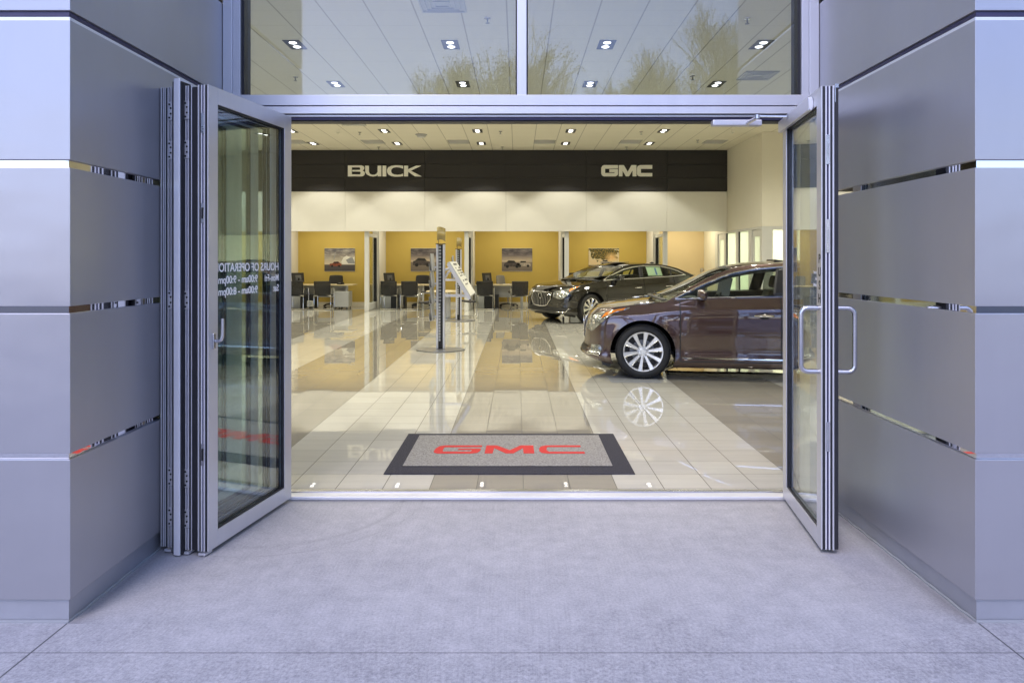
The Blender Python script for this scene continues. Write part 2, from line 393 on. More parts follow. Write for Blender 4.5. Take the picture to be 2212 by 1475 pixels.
# faint arcs scratched by the swinging leaf
ar = N(nt, 'ShaderNodeVectorMath', operation='DISTANCE'); nt.links.new(tc.outputs['Object'], ar.inputs[0]); ar.inputs[1].default_value = (-1.42,4.42,0.0)
an = math_n(nt, 'MULTIPLY', math_n(nt, 'MAXIMUM', near_soft(ar.outputs['Value'], 0.83, 0.012), near_soft(ar.outputs['Value'], 0.71, 0.03)), math_n(nt, 'GREATER_THAN', n4.outputs['Fac'], 0.47))
cc = mixc(nt, math_n(nt, 'MULTIPLY', math_n(nt, 'MINIMUM', math_n(nt, 'ADD', grit_shade, math_n(nt, 'MULTIPLY', an, 0.35)), 1.0), 0.6), cc, (0.13,0.125,0.13))
nt.links.new(cc, bs.inputs['Base Color']); setp(bs, Roughness=0.88)
bp = N(nt, 'ShaderNodeBump', Strength=0.35, Distance=0.004); nt.links.new(math_n(nt, 'ADD', a1, a3), bp.inputs['Height']); nt.links.new(bp.outputs['Normal'], bs.inputs['Normal'])
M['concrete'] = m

# --- carpet mat materials
M['mat_grey'] = mat('mat pile grey', (0.37,0.355,0.33), 0.95, 0, 0.55, 110, 0.9, 260)
M['mat_border'] = mat('mat border pile', (0.050,0.048,0.062), 0.95, 0, 0.6, 110, 0.9, 260)
# ------------------------------------------------------------------ camera model constants (metres; eye height 1.5)
F = 1535.0
cam_d = bpy.data.cameras.new('camera'); cam = bpy.data.objects.new('camera', cam_d); COL.objects.link(cam)
cam.location = (0, 0, 1.5); cam.rotation_euler = (R(90), 0, 0)
cam_d.sensor_width = 36; cam_d.lens = F/2212*36; cam_d.shift_x = -12/2212; cam_d.shift_y = -176.5/2212
cam_d.clip_end = 2000; cam_d.clip_start = 0.05
scene.camera = cam
CEIL = 4.647

# ------------------------------------------------------------------ ground
tag(B('ground', M['asphalt'], None, (-300,300,-300,300,-0.20,-0.12)), 'dark asphalt forecourt beyond the entrance pavement', 'ground', kind='structure')
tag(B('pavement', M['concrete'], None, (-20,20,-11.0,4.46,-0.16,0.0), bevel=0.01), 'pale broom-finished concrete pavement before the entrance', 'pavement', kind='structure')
tag(B('floor', M['tile'], None, (-11,12.5,4.60,23.4,-0.10,0.010)), 'polished beige and grey striped tile floor of the showroom', 'floor', kind='structure')
# threshold
t = empty('door_threshold', (0,4.46,0), 0, 'stepped aluminium door sill between concrete and tiles', 'threshold')
B('sill_plate', M['frame_light'], t, (-1.90,1.92,-0.025,0.055,0.001,0.022), bevel=0.004)
B('track', M['steel'], t, (-1.90,1.92,0.058,0.088,0.001,0.028), (-1.90,1.92,0.100,0.136,0.001,0.018), bevel=0.003)
B('track_groove', M['gasket'], t, (-1.90,1.92,0.0565,0.1385,0.0005,0.012))

# ------------------------------------------------------------------ clad piers either side
COURSES = [(0.099,0.675),(0.7015,1.277),(1.308,1.879),(1.912,2.487),(2.527,3.098),(3.132,3.708),(3.742,4.318),(4.352,4.928),(4.962,5.55)]
def pier(sgn, xc, xo, label):
    t = empty('clad_pier', (sgn*xc, 2.93, 0), 0, label, 'facade pier', 'metal clad entrance piers')
    W = xo-xc
    f = lambda u, v, w: (sgn*u, v, w)
    def foot(o, d):  # L-shaped footprint offset o back from the face
        return [(W, o), (-0+o*0.95, o), (o*0.95, 1.62), (0.03+d, 1.62), (0.03+d, 0.03+d), (W, 0.03+d)]
    b = MB(); b.prism(foot(0.016, 0.3), f, 0.0, 0.0975); b.build('base_trim', M['panel_base'], t, fixn=True)
    b = MB(); b.tube([(sgn*W,0.012,0.003)]+[(sgn*(0.012+0.002*math.sin(k*1.7)),0.012+1.5*k/30,0.003+0.002*math.sin(k*2.3)) for k in range(31)], 0.007, 6); b.build('sealant_bead', M['grey_lam'], t, smooth=True)
    b = MB(); b.prism([(W,0.016),(0.015,0.016),(0.015,1.62),(W,1.62)], f, 0.0985, 5.6); b.build('mirror_trim_core', M['mirror'], t, fixn=True)
    for z0, z1 in COURSES:
        b = MB()
        b.prism([(W,0),(0,0),(0,1.60),(0.0145,1.60),(0.0145,0.0145),(W,0.0145)], f, z0, z1)
        b.build('cladding_panel', M['panel'], t, bevel=0.0018, fixn=True)
    # the ledge channel in the wide joint above the doors
    b = MB(); z0, z1 = 2.487, 2.527
    b.prism([(W,0.004),(0.004,0.004),(0.004,1.60),(0.0145,1.60),(0.0145,0.0145),(W,0.0145)], f, z0+0.0005, z0+0.014)
    b.build('joint_ledge', M['frame_light'], t, fixn=True)
    b = MB()
    b.prism([(W,0.009),(0.009,0.009),(0.009,1.60),(0.0145,1.60),(0.0145,0.0145),(W,0.0145)], f, z1-0.020, z1-0.003)
    b.build('joint_rib', M['frame_dark'], t, fixn=True)
    return t
def mirror_pier(sgn, xc, xo, label): return pier(sgn, xc, xo, label)
pier(-1, 1.845, 2.70, 'brushed silver clad pier left of the open doorway')
pier(1, 1.887, 2.70, 'brushed silver clad pier right of the open doorway')

# ------------------------------------------------------------------ curtain wall over the door
t = empty('storefront_window', (0,4.44,0), 0, 'silver framed two-pane window above the open doorway', 'window')
XL, XR = -1.842, 1.884
B('jamb', M['frame'], t, (XL,XL+0.058,0.0,0.16,0.0,4.6), (XL+0.0585,XL+0.104,0.012,0.15,2.530,4.6), bevel=0.002)
B('jamb', M['frame'], t, (XR-0.058,XR,0.0,0.16,0.0,4.6), (XR-0.103,XR-0.0585,0.012,0.15,2.530,4.6), bevel=0.002)
B('transom', M['frame'], t, (XL+0.0585,XR-0.0585,0.0,0.16,2.463,2.529), bevel=0.002)
B('mullion', M['frame'], t, (-0.003,0.056,0.006,0.15,2.5295,4.6), bevel=0.002)
B('top_rail', M['frame'], t, (XL+0.1045,-0.0035,0.01,0.15,4.52,4.6), (0.0565,XR-0.1035,0.01,0.15,4.52,4.6))
B('gasket', M['gasket'], t, (XL+0.1045,XL+0.122,0.03,0.14,2.5295,4.52), (-0.012,-0.0035,0.03,0.09,2.5295,4.52), (0.0565,0.065,0.03,0.09,2.5295,4.52),
  (XR-0.121,XR-0.1035,0.03,0.14,2.5295,4.52), (XL+0.122,-0.012,0.03,0.06,2.5295,2.535), (0.065,XR-0.121,0.03,0.06,2.5295,2.535))
B('pane', M['glass_up'], t, (XL+0.112,-0.006,0.060,0.084,2.532,4.55))
B('pane', M['glass_up'], t, (0.059,XR-0.112,0.060,0.084,2.532,4.55))
# stepped head of the folding door
h = t
B('head_rail', M['frame'], h, (XL+0.059,XR-0.059,0.002,0.15,2.412,2.4565), (XL+0.059,XR-0.059,0.022,0.15,2.396,2.409), bevel=0.002)
B('head_track', M['frame_dark'], h, (XL+0.059,XR-0.059,0.036,0.15,2.380,2.3955), (XL+0.059,XR-0.059,0.008,0.15,2.4568,2.4628))
B('head_seal', M['gasket'], h, (XL+0.059,XR-0.059,0.05,0.14,2.3725,2.3798), (XL+0.059,XR-0.059,0.012,0.15,2.4092,2.4118))

# ------------------------------------------------------------------ building shell
def wallbox(name, m_, label, *bx):
    o = B(name, m_, None, *bx); tag(o, label, 'wall'); return o
# front wall of the showroom: glazed bays beyond the piers, solid above
wallbox('front_wall', M['white_wall'], 'white front wall round the entrance above the glazing', (-11,11.9,4.61,4.80,4.61,5.6), (-11,-7.6,4.61,4.80,0.02,4.609), (7.6,11.9,4.61,4.80,0.02,4.609),
        (-7.6,-1.905,4.61,4.80,3.2,4.609), (1.945,7.6,4.61,4.80,3.2,4.609))
for sx, lab in ((-1, 'glazed shopfront bay left of the entrance pier'), (1, 'glazed shopfront bay right of the entrance pier')):
    g = empty('shopfront_glazing', (sx*5.1,4.62,0), 0, lab, 'shopfront', 'glazed bays beside the entrance')
    B('glazing_frame', M['frame'], g, *[(x-0.03,x+0.03,0,0.12,0.02,3.195) for x in (-2.46,-1.2,0,1.2,2.46)], (-2.42,2.42,0.01,0.11,0.021,0.10), (-2.42,2.42,0.01,0.11,3.12,3.19))
    for x in (-2.46,-1.2,0,1.2):
        B('pane', M['glass_up'], g, (x+0.031,x+1.229 if x > -2 else x+1.229,0.05,0.06,0.101,3.119))
wallbox('side_wall', M['cream_wall'], 'cream left side wall of the showroom', (-11.2,-11.0,4.61,23.4,0,5.6))
wallbox('side_wall', M['cream_wall'], 'cream right side wall of the showroom', (11.9,12.1,4.61,23.4,0,5.6))
# ceiling slab with vents and lamps below it
o = B('ceiling', M['ceiling'], None, (-11,11.9,4.80,20.55,CEIL,CEIL+0.1)); tag(o, 'suspended white tile ceiling of the showroom', 'ceiling', kind='structure')
o = B('roof', M['asphalt'], None, (-11.2,12.1,4.6,23.6,5.6,5.75)); tag(o, 'flat roof over the showroom', 'roof', kind='structure')

# back feature wall: dark band above, white panels below
SC = 1.5/112.5; YW = 20.47
px = lambda x: (x-1118)*SC
pz = lambda y: 1.5+(561-y)*SC
bw = empty('feature_wall', (0,YW,0), 0, 'white panelled bulkhead wall under a dark sign band', 'wall')
xs = [-10.95, px(399), px(572), px(746), px(918), px(1093), px(1266), px(1440), px(1570)]
zs = [pz(413.5), pz(385), pz(356), CEIL-0.004]
b = MB()
for i in range(len(xs)-1):
    for j in range(3): b.box(xs[i]+0.004, xs[i+1]-0.004, -0.06, -0.01, zs[j]+0.004, zs[j+1]-0.004)
b.build('sign_band', M['band'], bw, bevel=0.002, segs=1)
b = MB()
for i in range(len(xs)-1): b.box(xs[i]+0.002, xs[i+1]-0.002, -0.035, -0.01, pz(500), zs[0]-0.012)
b.build('wall_panel', M['white_wall'], bw, bevel=0.001, segs=1)
B('backing', M['black'], bw, (-10.95,px(1570)-0.005,-0.0095,0.1,pz(500)+0.002,CEIL-0.003))
# ceiling and back wall of the sales cubicles
YB = 23.0
o = B('cubicle_ceiling', M['white_wall'], None, (-11,6.03,20.58,YB,2.80,2.88)); tag(o, 'white lowered ceiling over the sales cubicles', 'ceiling', kind='structure')
wallbox('back_wall', M['yellow_wall'], 'ochre back wall of the sales cubicles', (-11,4.17,YB,YB+0.12,0.0,2.82))
wallbox('corridor_wall', M['tan_paint'], 'tan wall right of the last sales cubicle', (4.171,6.03,YB,YB+0.12,0.0,2.82))
b = B('skirting', M['cream_wall'], None, (-11,4.17,YB-0.02,YB-0.001,0.0105,0.13)); tag(b, 'cream skirting board along the foot of the ochre wall', 'skirting board')
# right-hand return wall with the glazed office front
def gx(x): return 9256/(x-1118)
rw = wallbox('return_wall', M['cream_wall'], 'cream wall over and beside the glazed office front', (6.03,6.15,17.53,YB+0.12,2.325,CEIL-0.001), (6.03,6.15,gx(1545),YB+0.12,0.0,2.324),
     (6.151,11.89,17.53,17.65,2.325,CEIL-0.001))
of = empty('glazed_partition', (6.03,17.53,0), 0, 'grey framed office front with frosted glass and two doors', 'glazed partition')
fy = lambda a, b_: (a-17.53, b_-17.53)
def ofr(nm, m_, y0, y1, z0, z1, x0=0.02, x1=0.10, par=of): return B(nm, m_, par, (x0,x1,y0-17.53,y1-17.53,z0,z1))
Mg = M['post']
b = MB()
for a, c in ((gx(1550),gx(1545)-0.002),(gx(1567.5),gx(1564.2)),(gx(1594),gx(1589)),(gx(1623),gx(1616.5)),(17.532,gx(1642.5))):
    b.box(0.0,0.12,a-17.53,c-17.53,0.011,2.26)
b.box(0.0,0.12,0.002,gx(1545)-17.532,2.2605,2.322)
b.box(0.1205,0.27,0.002,0.10,0.011,2.322)
b.box(0.2705,5.8,0.002,0.10,2.235,2.322); b.box(0.2705,5.8,0.002,0.10,0.011,0.10); b.box(1.5,1.58,0.002,0.10,0.1005,2.2345)
b.build('office_frame', Mg, of, bevel=0.003)
for a, c, z0, z1 in ((gx(1588.9),gx(1567.6),0.011,2.26),(gx(1616.4),gx(1594.1),0.011,2.26)):
    ofr('frosted_pane', M['frost'], a, c, z0, z1, 0.05, 0.06)
    ofr('pane_gasket', M['gasket'], c-0.06, c-0.002, z0, z1, 0.02, 0.045)
for a, c, hy in ((gx(1564),gx(1550.2),20.9),(gx(1642.4),gx(1623.2),18.25)):
    d = empty('office_door', (0.0,a-17.53,0)); d.parent = of
    w = c-a
    b = MB()
    b.box(0.03,0.075,0.006,0.13,0.02,2.25); b.box(0.03,0.075,w-0.13,w-0.006,0.02,2.25); b.box(0.03,0.075,0.1305,w-0.1305,0.02,0.3); b.box(0.03,0.075,0.1305,w-0.1305,2.09,2.25)
    b.build('door_leaf', M['grey_fabric'] if 0 else Mg, d, bevel=0.002)
    B('door_pane', M['frost'], d, (0.045,0.055,0.131,w-0.131,0.301,2.089))
    b = MB(); b.tube([(0.028,w-0.07,1.0),(-0.03,w-0.07,1.0),(-0.03,w-0.19,1.0)], 0.011, 8); b.build('door_handle', M['steel'], d, smooth=True)
B('office_pane', M['glass_in'], of, (0.2705,1.4995,0.04,0.05,0.1005,2.2345), (1.5805,5.8,0.04,0.05,0.1005,2.2345))
b = MB()
for k in range(26): b.box(0.40,1.4,0.20,0.235,0.12+k*0.042,0.124+k*0.042)
b.build('window_blind', M['post'], of)
# office interior behind it
wallbox('office_wall', M['cream_wall'], 'bright cream wall inside the glazed office', (6.2,11.8,21.6,21.7,0.011,2.9), (6.151,11.85,17.7,21.59,2.9,2.95))
# thin wall plate near the corner
tp = tag(B('wall_plate', M['steel'], None, (5.92,6.0,YB-0.03,YB-0.001,0.90,1.22), bevel=0.004), 'narrow metal plate on the tan corridor wall', 'wall plate')
th = empty('thermostat', (6.02,19.62,1.30), 0, 'small square wall control beside the frosted panes', 'wall control')
B('cover', M['paper'], th, (-0.03,0.0,-0.07,0.07,-0.07,0.07), bevel=0.004); B('frame', M['grey_lam'], th, (-0.02,0.0,-0.09,0.09,-0.09,0.09))

# ------------------------------------------------------------------ cubicle partitions
def partition(x, side, label):
    """post at the front, glass, solid pier at the back; side = which way its solid face steps"""
    p = empty('partition_screen', (x,YW+0.05,0), 0, label, 'partition', 'glazed screens between the sales cubicles')
    d = YB-YW-0.055
    B('post', M['post'], p, (-0.062,0.062,0,0.11,0.011,pz(500)-0.002), bevel=0.004)
    B('glazed_frame', M['post'], p, (-0.04,0.04,0.111,1.35,0.012,0.22), (-0.04,0.04,0.111,1.35,2.17,2.26), (-0.04,0.04,1.27,1.349,0.2205,2.1695), bevel=0.003)
    B('frame_gasket', M['gasket'], p, (-0.045,0.045,1.20,1.269,0.222,2.168))
    B('pane', M['glass_in'], p, (-0.006,0.006,0.112,1.20,0.221,2.169))
    B('solid_pier', M['white_wall'], p, (-0.10,0.10,1.351,d,0.0105,2.79))
    return p
for x, s, lab in ((-7.2,-1,'leftmost glazed screen between cubicles, nearly hidden by the door leaf'),(-4.36,1,'glazed cubicle screen between the red car picture and the first dark truck picture'),
               (-1.475,1,'glazed cubicle screen just behind the farther display stand'),(1.42,-1,'glazed cubicle screen left of the black saloon windscreen'),(4.27,-1,'glazed screen at the right end of the sales cubicles')):
    partition(x, s, lab)

# ------------------------------------------------------------------ sign letters
def letters(name, label, cat, polys, x0, x1, z0, z1, Y, mat_, u0, u1, v0, v1, depth=0.05, flat=None):
    root = empty(name, ((x0+x1)/2, Y, z0 if flat is None else flat), 0, label, cat)
    for nm, group in polys:
        b = MB()
        for poly in group:
            pts = []
            for u, v in poly:
                X = x0+(u-u0)/(u1-u0)*(x1-x0)-(x0+x1)/2; Z = (v1-v)/(v1-v0)*(z1-z0)
                pts.append((X, Z))
            if flat is None: b.prism(pts, lambda u, v, w: (u, w, v), -depth, 0)
            else: b.prism(pts, lambda u, v, w: (u, v, w), 0, depth)
        b.build(nm, mat_, root, fixn=True, bevel=0 if flat is not None or len(group) > 1 else 0.006)
    return root
Gp = [(790,120),(350,120),(300,142),(265,200),(265,395),(300,452),(350,475),(720,475),(775,445),(790,400),(790,250),(520,250),(520,345),(695,345),(670,370),(385,370),(385,235),(790,228)]
Mp = [(820,120),(975,120),(1100,335),(1215,120),(1375,120),(1375,475),(1255,475),(1255,285),(1140,475),(1045,475),(935,290),(935,475),(820,475)]
Cp = [(1875,120),(1490,120),(1420,148),(1395,210),(1395,395),(1420,452),(1490,477),(1875,477),(1875,370),(1515,370),(1515,238),(1875,238)]
letters('wall_sign', 'cream three letter GMC sign on the right of the dark band', 'sign', [('letter',[Gp]),('letter',[Mp]),('letter',[Cp])],
        px(1298), px(1407.5), pz(382.3), pz(358), YW-0.075, M['letter'], 265, 1875, 120, 477)
Bp = [[(160,105),(255,105),(255,378),(160,378)], [(255,105),(455,105),(455,150),(255,150)], [(270,215),(462,215),(462,256),(270,256)], [(255,330),(465,330),(465,378),(255,378)],
      [(455,105),(500,105),(548,122),(568,158),(560,200),(524,230),(462,236),(462,215),(470,185),(455,150)], [(462,236),(524,230),(565,252),(583,292),(570,340),(535,368),(490,378),(465,378),(465,330),(482,292),(462,256)]]
Up = [[(590,110),(685,110),(685,262),(705,308),(760,335),(830,335),(880,308),(903,262),(903,110),(995,110),(995,375),(905,375),(905,335),(862,368),(790,381),(710,371),(632,332),(594,275)]]
Ip = [[(1025,110),(1118,110),(1118,378),(1025,378)]]
Cq = [[(1540,110),(1450,102),(1350,100),(1250,112),(1170,152),(1138,210),(1140,272),(1168,330),(1235,368),(1330,384),(1440,383),(1540,373),(1540,308),(1480,330),(1400,339),(1320,330),(1262,300),(1238,250),(1246,200),(1290,162),(1370,148),(1450,156),(1540,185)]]
Kp = [[(1565,110),(1665,110),(1665,200),(1870,110),(1985,110),(1975,122),(1735,235),(2000,375),(1990,380),(1835,380),(1665,262),(1665,378),(1565,378)]]
letters('wall_sign', 'cream five letter BUICK sign on the left of the dark band', 'sign', [('letter',Bp),('letter',Up),('letter',Ip),('letter',Cq),('letter',Kp)],
        px(753.5), px(911.5), pz(382.6), pz(358.6), YW-0.075, M['letter'], 160, 2000, 102, 382)

# ------------------------------------------------------------------ door mat
mt = empty('door_mat', (-0.055,5.49,0.0), 0, 'grey entrance mat with dark border and red lettering', 'mat')
b = MB(); X0, X1, Y0, Y1 = -0.876, 0.872, -0.56, 0.575
b.box(X0,X1,Y0,Y1,0.0105,0.0180); b.build('mat_border', M['mat_border'], mt, bevel=0.003)
B('mat_pile', M['mat_grey'], mt, (-0.77,0.737,-0.394,0.50,0.0182,0.0235), bevel=0.001)
b = MB(); b.tube([(-0.77,-0.394,0.0195),(0.737,-0.394,0.0195),(0.737,0.50,0.0195),(-0.77,0.50,0.0195)], 0.003, 6, closed=True); b.build('mat_edging', M['black'], mt)
def matlet(poly):
    b = MB(); pts = [((u-533)/(1672-533)*1.162-0.592, (297-v)/(297-238)*0.232-0.07) for u, v in poly]
    b.prism(pts, lambda u, v, w: (u, v, w), 0.0237, 0.0252); b.build('mat_letter', M['red'], mt, fixn=True)
matlet([(892,238),(600,238),(560,245),(540,262),(533,280),(540,292),(570,298),(820,298),(865,293),(884,278),(888,262),(715,262),(712,272),(822,272),(812,284),(606,284),(598,274),(604,252),(891,250)])
matlet([(925,238),(1005,238),(1108,274),(1190,238),(1290,238),(1293,297),(1213,297),(1208,258),(1136,297),(1080,297),(988,258),(980,297),(920,297)])
matlet([(1655,238),(1385,238),(1347,246),(1332,262),(1332,280),(1348,293),(1390,298),(1672,298),(1670,285),(1405,285),(1390,276),(1388,264),(1398,250),(1657,250)])

# ------------------------------------------------------------------ ceiling fittings
def downlight():
    r = empty('ceiling_light', (0,0,CEIL))
    b = MB()
    for bx in ((-0.12,-0.10,-0.22,0.22),(0.10,0.12,-0.22,0.22),(-0.0995,0.0995,-0.22,-0.20),(-0.0995,0.0995,0.20,0.22)): b.box(bx[0],bx[1],bx[2],bx[3],-0.008,0.0)
    b.build('trim', M['baffle'], r)
    B('housing', M['baffle'], r, (-0.0995,0.0995,-0.1995,0.1995,-0.004,-0.001))
    for y in (-0.10, 0.10):
        b = MB(); b.lathe([(0.0,-0.012),(0.043,-0.012),(0.056,-0.0045)], 20, Matrix.Translation((0,y,0))); b.build('lamp', M['lamp'], r)
    return r
dl0 = downlight(); first = True
rows = [(8.08,'second'),(10.41,'third'),(12.75,'fourth'),(15.06,'fifth'),(17.38,'sixth'),(19.25,'last')]
cols = [-7.82,-5.54,-3.26,-0.98,1.30,3.57,5.85,8.13]
rown = {10.41:'in the nearer row seen through the upper window',12.75:'in the farther row seen through the upper window',15.06:'in the hidden middle row',17.38:'in the row nearest the doorway below the head rail',19.25:'in the row closest to the dark sign band',8.08:'in the second row from the entrance',5.75:'in the row just inside the entrance'}
coln = {-7.82:'outermost left',-5.54:'left-hand',-3.26:'second from left',-0.98:'centre left',1.30:'centre right',3.57:'right-hand',5.85:'far right',8.13:'outermost right'}
SPOT = 48.0
sp_d = bpy.data.lights.new('ceiling spot', 'SPOT'); sp_d.energy = SPOT; sp_d.color = (1,0.97,0.84); sp_d.spot_size = R(150); sp_d.spot_blend = 0.75; sp_d.shadow_soft_size = 0.07
sp_w = bpy.data.lights.new('wall spot', 'SPOT'); sp_w.energy = SPOT*1.05; sp_w.color = (1,0.97,0.84); sp_w.spot_size = R(104); sp_w.spot_blend = 0.30; sp_w.shadow_soft_size = 0.05
for Y, _ in rows:
    for X in cols:
        if X > 4 and Y > 16: continue
        d = dl0 if first else copy_tree(dl0)
        first = False
        d.location = (X, Y, CEIL)
        tag(d, 'black twin downlight, %s, %s' % (coln[X], rown[Y]), 'ceiling light', 'twin downlights in the showroom ceiling')
        L = bpy.data.objects.new('downlight beam', sp_w if Y > 19 else sp_d); COL.objects.link(L); L.location = (X, Y, CEIL-0.05)
vb = MB()
def vent(X, Y, label, louv=False):
    r = empty('ceiling_vent', (X,Y,CEIL), 0, label, 'ceiling vent', 'air vents in the showroom ceiling')
    B('face', M['grey_fabric'] if not louv else M['lgrey_lam'], r, (-0.285,0.285,-0.285,0.285,-0.004,-0.001))
    b = MB()
    if louv:
        for k in range(4):
            s0 = 0.28-k*0.06; b.box(-s0,s0,-s0,-s0+0.02,-0.02,-0.0045); b.box(-s0,s0,s0-0.02,s0,-0.02,-0.0045); b.box(-s0,-s0+0.02,-s0+0.021,s0-0.021,-0.02,-0.0045); b.box(s0-0.02,s0,-s0+0.021,s0-0.021,-0.02,-0.0045)
    else:
        for k in range(15): b.box(-0.27,0.27,-0.27+k*0.038,-0.258+k*0.038,-0.009,-0.0045)
    b.build('louvres', M['lgrey_lam'] if louv else M['post'], r)
for X, lab in ((-5.97,'perforated return vent leftmost of the row by the sign band'),(-3.86,'perforated return vent above the BUICK letters'),(-1.57,'perforated return vent in the middle left of the row by the sign band'),
               (0.72,'perforated return vent in the middle of the row by the sign band'),(3.02,'perforated return vent above the GMC letters'),(5.27,'perforated return vent nearest the cream side wall')):
    vent(X, 19.0, lab)
vent(-3.82, 16.4, 'perforated return vent just under the head rail at left')
vent(-0.93, 8.74, 'square louvred air diffuser seen at the top of the left window pane', True)
vent(4.1, 12.14, 'square louvred air diffuser seen low in the right window pane', True)
def sprinkler():
    r = empty('sprinkler_head', (0,0,CEIL))
    b = MB(); b.lathe([(0.0,-0.008),(0.04,-0.008),(0.045,-0.001)], 12); b.build('rosette', M['steel'], r)
    b = MB(); b.lathe([(0.0,-0.07),(0.03,-0.07),(0.03,-0.064),(0.008,-0.06),(0.008,-0.009)], 12); b.build('deflector', M['grey_lam'], r)
    return r
s0 = sprinkler(); first = True
cy = lambda y: 3.147*F/(561-y)
cx = lambda x, y: (x-1118)*3.147/(561-y)
for x, y, lab in ((1053,40,'ceiling sprinkler high in the left window pane'),(1614,41,'ceiling sprinkler high in the right window pane'),(638,167,'ceiling sprinkler low at the left edge of the window'),(1496,165,'ceiling sprinkler low in the right window pane'),
                 (777,286,'ceiling sprinkler left of the downlight over the BUICK letters'),(1081,284,'ceiling sprinkler in the middle below the head rail'),(1385,285,'ceiling sprinkler left of the right-hand downlight'),
                 (818,318,'ceiling sprinkler just above the BUICK letters'),(1085,318,'ceiling sprinkler at the middle of the sign band'),(1353,318,'ceiling sprinkler just above the GMC letters'),(1507,303,'ceiling sprinkler near the cream side wall')):
    s = s0 if first else copy_tree(s0); first = False
    s.location = (cx(x,y), cy(y), CEIL); tag(s, lab, 'sprinkler', 'ceiling sprinklers')
sd = empty('smoke_detector', (cx(910,291), cy(291), CEIL), 0, 'round white smoke detector on the ceiling tiles', 'smoke detector')
b = MB(); b.lathe([(0,-0.075),(0.09,-0.07),(0.115,-0.04),(0.12,-0.001)], 24); b.build('cover', M['lgrey_lam'], sd, smooth=True)
b = MB(); b.lathe([(0.121,-0.012),(0.15,-0.01),(0.15,-0.001)], 24); b.build('base_ring', M['grey_lam'], sd)
for k, (x, y, lab) in enumerate(((730,288,'white hook hanging from the ceiling at left'),(1582,288,'white hook hanging from the ceiling at right'))):
    hk = MB(); X = cx(x, y-8); Y = cy(y-8)
    hk.tube([(X,Y,CEIL-0.001),(X,Y,CEIL-0.10)], 0.009, 8); hk.tube([(X-0.05,Y,CEIL-0.03),(X-0.03,Y,CEIL-0.085),(X,Y,CEIL-0.10),(X+0.03,Y,CEIL-0.085),(X+0.05,Y,CEIL-0.03)], 0.008, 8)
    tag(hk.build('ceiling_hook', M['paper'], None, smooth=True), lab, 'hook', 'ceiling hooks')

# cubicle lights
for x in (-8.8,-5.8,-2.9,0.0,2.9):
    a = bpy.data.lights.new('cubicle light', 'AREA'); a.energy = 12.5; a.color = (1,0.93,0.76); a.size = 1.6; a.shape = 'RECTANGLE'; a.size_y = 0.6
    L = bpy.data.objects.new('cubicle light', a); COL.objects.link(L); L.location = (x, 21.8, 2.78)
a = bpy.data.lights.new('corridor light', 'AREA'); a.energy = 13; a.color = (1,0.90,0.66); a.size = 0.9
L = bpy.data.objects.new('corridor light', a); COL.objects.link(L); L.location = (5.1, 21.8, 2.78)
a = bpy.data.lights.new('office light', 'AREA'); a.energy = 95; a.color = (1,0.97,0.84); a.size = 2.5
L = bpy.data.objects.new('office light', a); COL.objects.link(L); L.location = (8.2, 19.6, 2.88)
# ------------------------------------------------------------------ folding door leaves
ZB, ZT = 0.024, 2.385
def leaf(far, near, T, side, label, glazed=True, group='folding door leaves'):
    """far/near: xy of the visible face; side=+1 body lies on +y of the local frame, -1 on -y"""
    d = Vector((near[0]-far[0], near[1]-far[1], 0)); L = d.length
    r = empty('door_leaf', (far[0], far[1], 0), math.atan2(d.y, d.x), label, 'folding door', group)
    s = side; st = 0.082
    def bx(x0, x1, y0, y1, z0, z1): return (x0, x1, min(s*y0, s*y1), max(s*y0, s*y1), z0, z1)
    sk = T*0.10; sb = T*0.14
    fr = MB()
    for y0, y1 in ((0, sk), (T-sb, T)):
        fr.box(*bx(0,st,y0,y1,ZB,ZT)); fr.box(*bx(L-st,L,y0,y1,ZB,ZT)); fr.box(*bx(st+0.0003,L-st-0.0003,y0,y1,ZB,ZB+0.085)); fr.box(*bx(st+0.0003,L-st-0.0003,y0,y1,ZT-0.085,ZT))
    fr.build('frame', M['frame'], r, bevel=0.0015)
    gk = MB(); g0, g1 = sk+0.0004, T*0.31; h0, h1 = T*0.68, T-sb-0.0004
    for y0, y1 in ((g0, g1), (h0, h1)):
        gk.box(*bx(0.003,st+0.010,y0,y1,ZB+0.002,ZT-0.002)); gk.box(*bx(L-st-0.010,L-0.003,y0,y1,ZB+0.002,ZT-0.002))
        gk.box(*bx(st+0.0103,L-st-0.0103,y0,y1,ZB+0.002,ZB+0.094)); gk.box(*bx(st+0.0103,L-st-0.0103,y0,y1,ZT-0.094,ZT-0.002))
    gk.build('gasket', M['gasket'], r)
    c0, c1 = g1+0.0004, h0-0.0004; w = c1-c0
    co = MB()
    for y0, y1 in ((c0, c0+w*0.27), (c1-w*0.27, c1)):
        co.box(*bx(-0.001,0.07,y0,y1,ZB+0.001,ZT-0.001)); co.box(*bx(L-0.07,L+0.001,y0,y1,ZB+0.001,ZT-0.001))
    co.box(*bx(0.0702,L-0.0702,c0,c1,ZB+0.001,ZB+0.08)); co.box(*bx(0.0702,L-0.0702,c0,c1,ZT-0.08,ZT-0.001))
    co.build('core_profile', M['frame_light'], r)
    dk = MB(); dk.box(*bx(0.008,0.06,c0+w*0.275,c1-w*0.275,ZB+0.002,ZT-0.002)); dk.box(*bx(L-0.06,L-0.007,c0+w*0.275,c1-w*0.275,ZB+0.002,ZT-0.002))
    dk.build('lock_groove', M['frame_dark'], r)
    if glazed:
        m0 = (c0+c1)/2
        B('pane', M['glass_door'], r, bx(0.0703,L-0.0703,c0+0.001,c0+0.004,ZB+0.0803,ZT-0.0803), bx(0.0703,L-0.0703,c1-0.004,c1-0.001,ZB+0.0803,ZT-0.0803))
    r['gap'] = 0
    return r, L, (c0, c1, w)
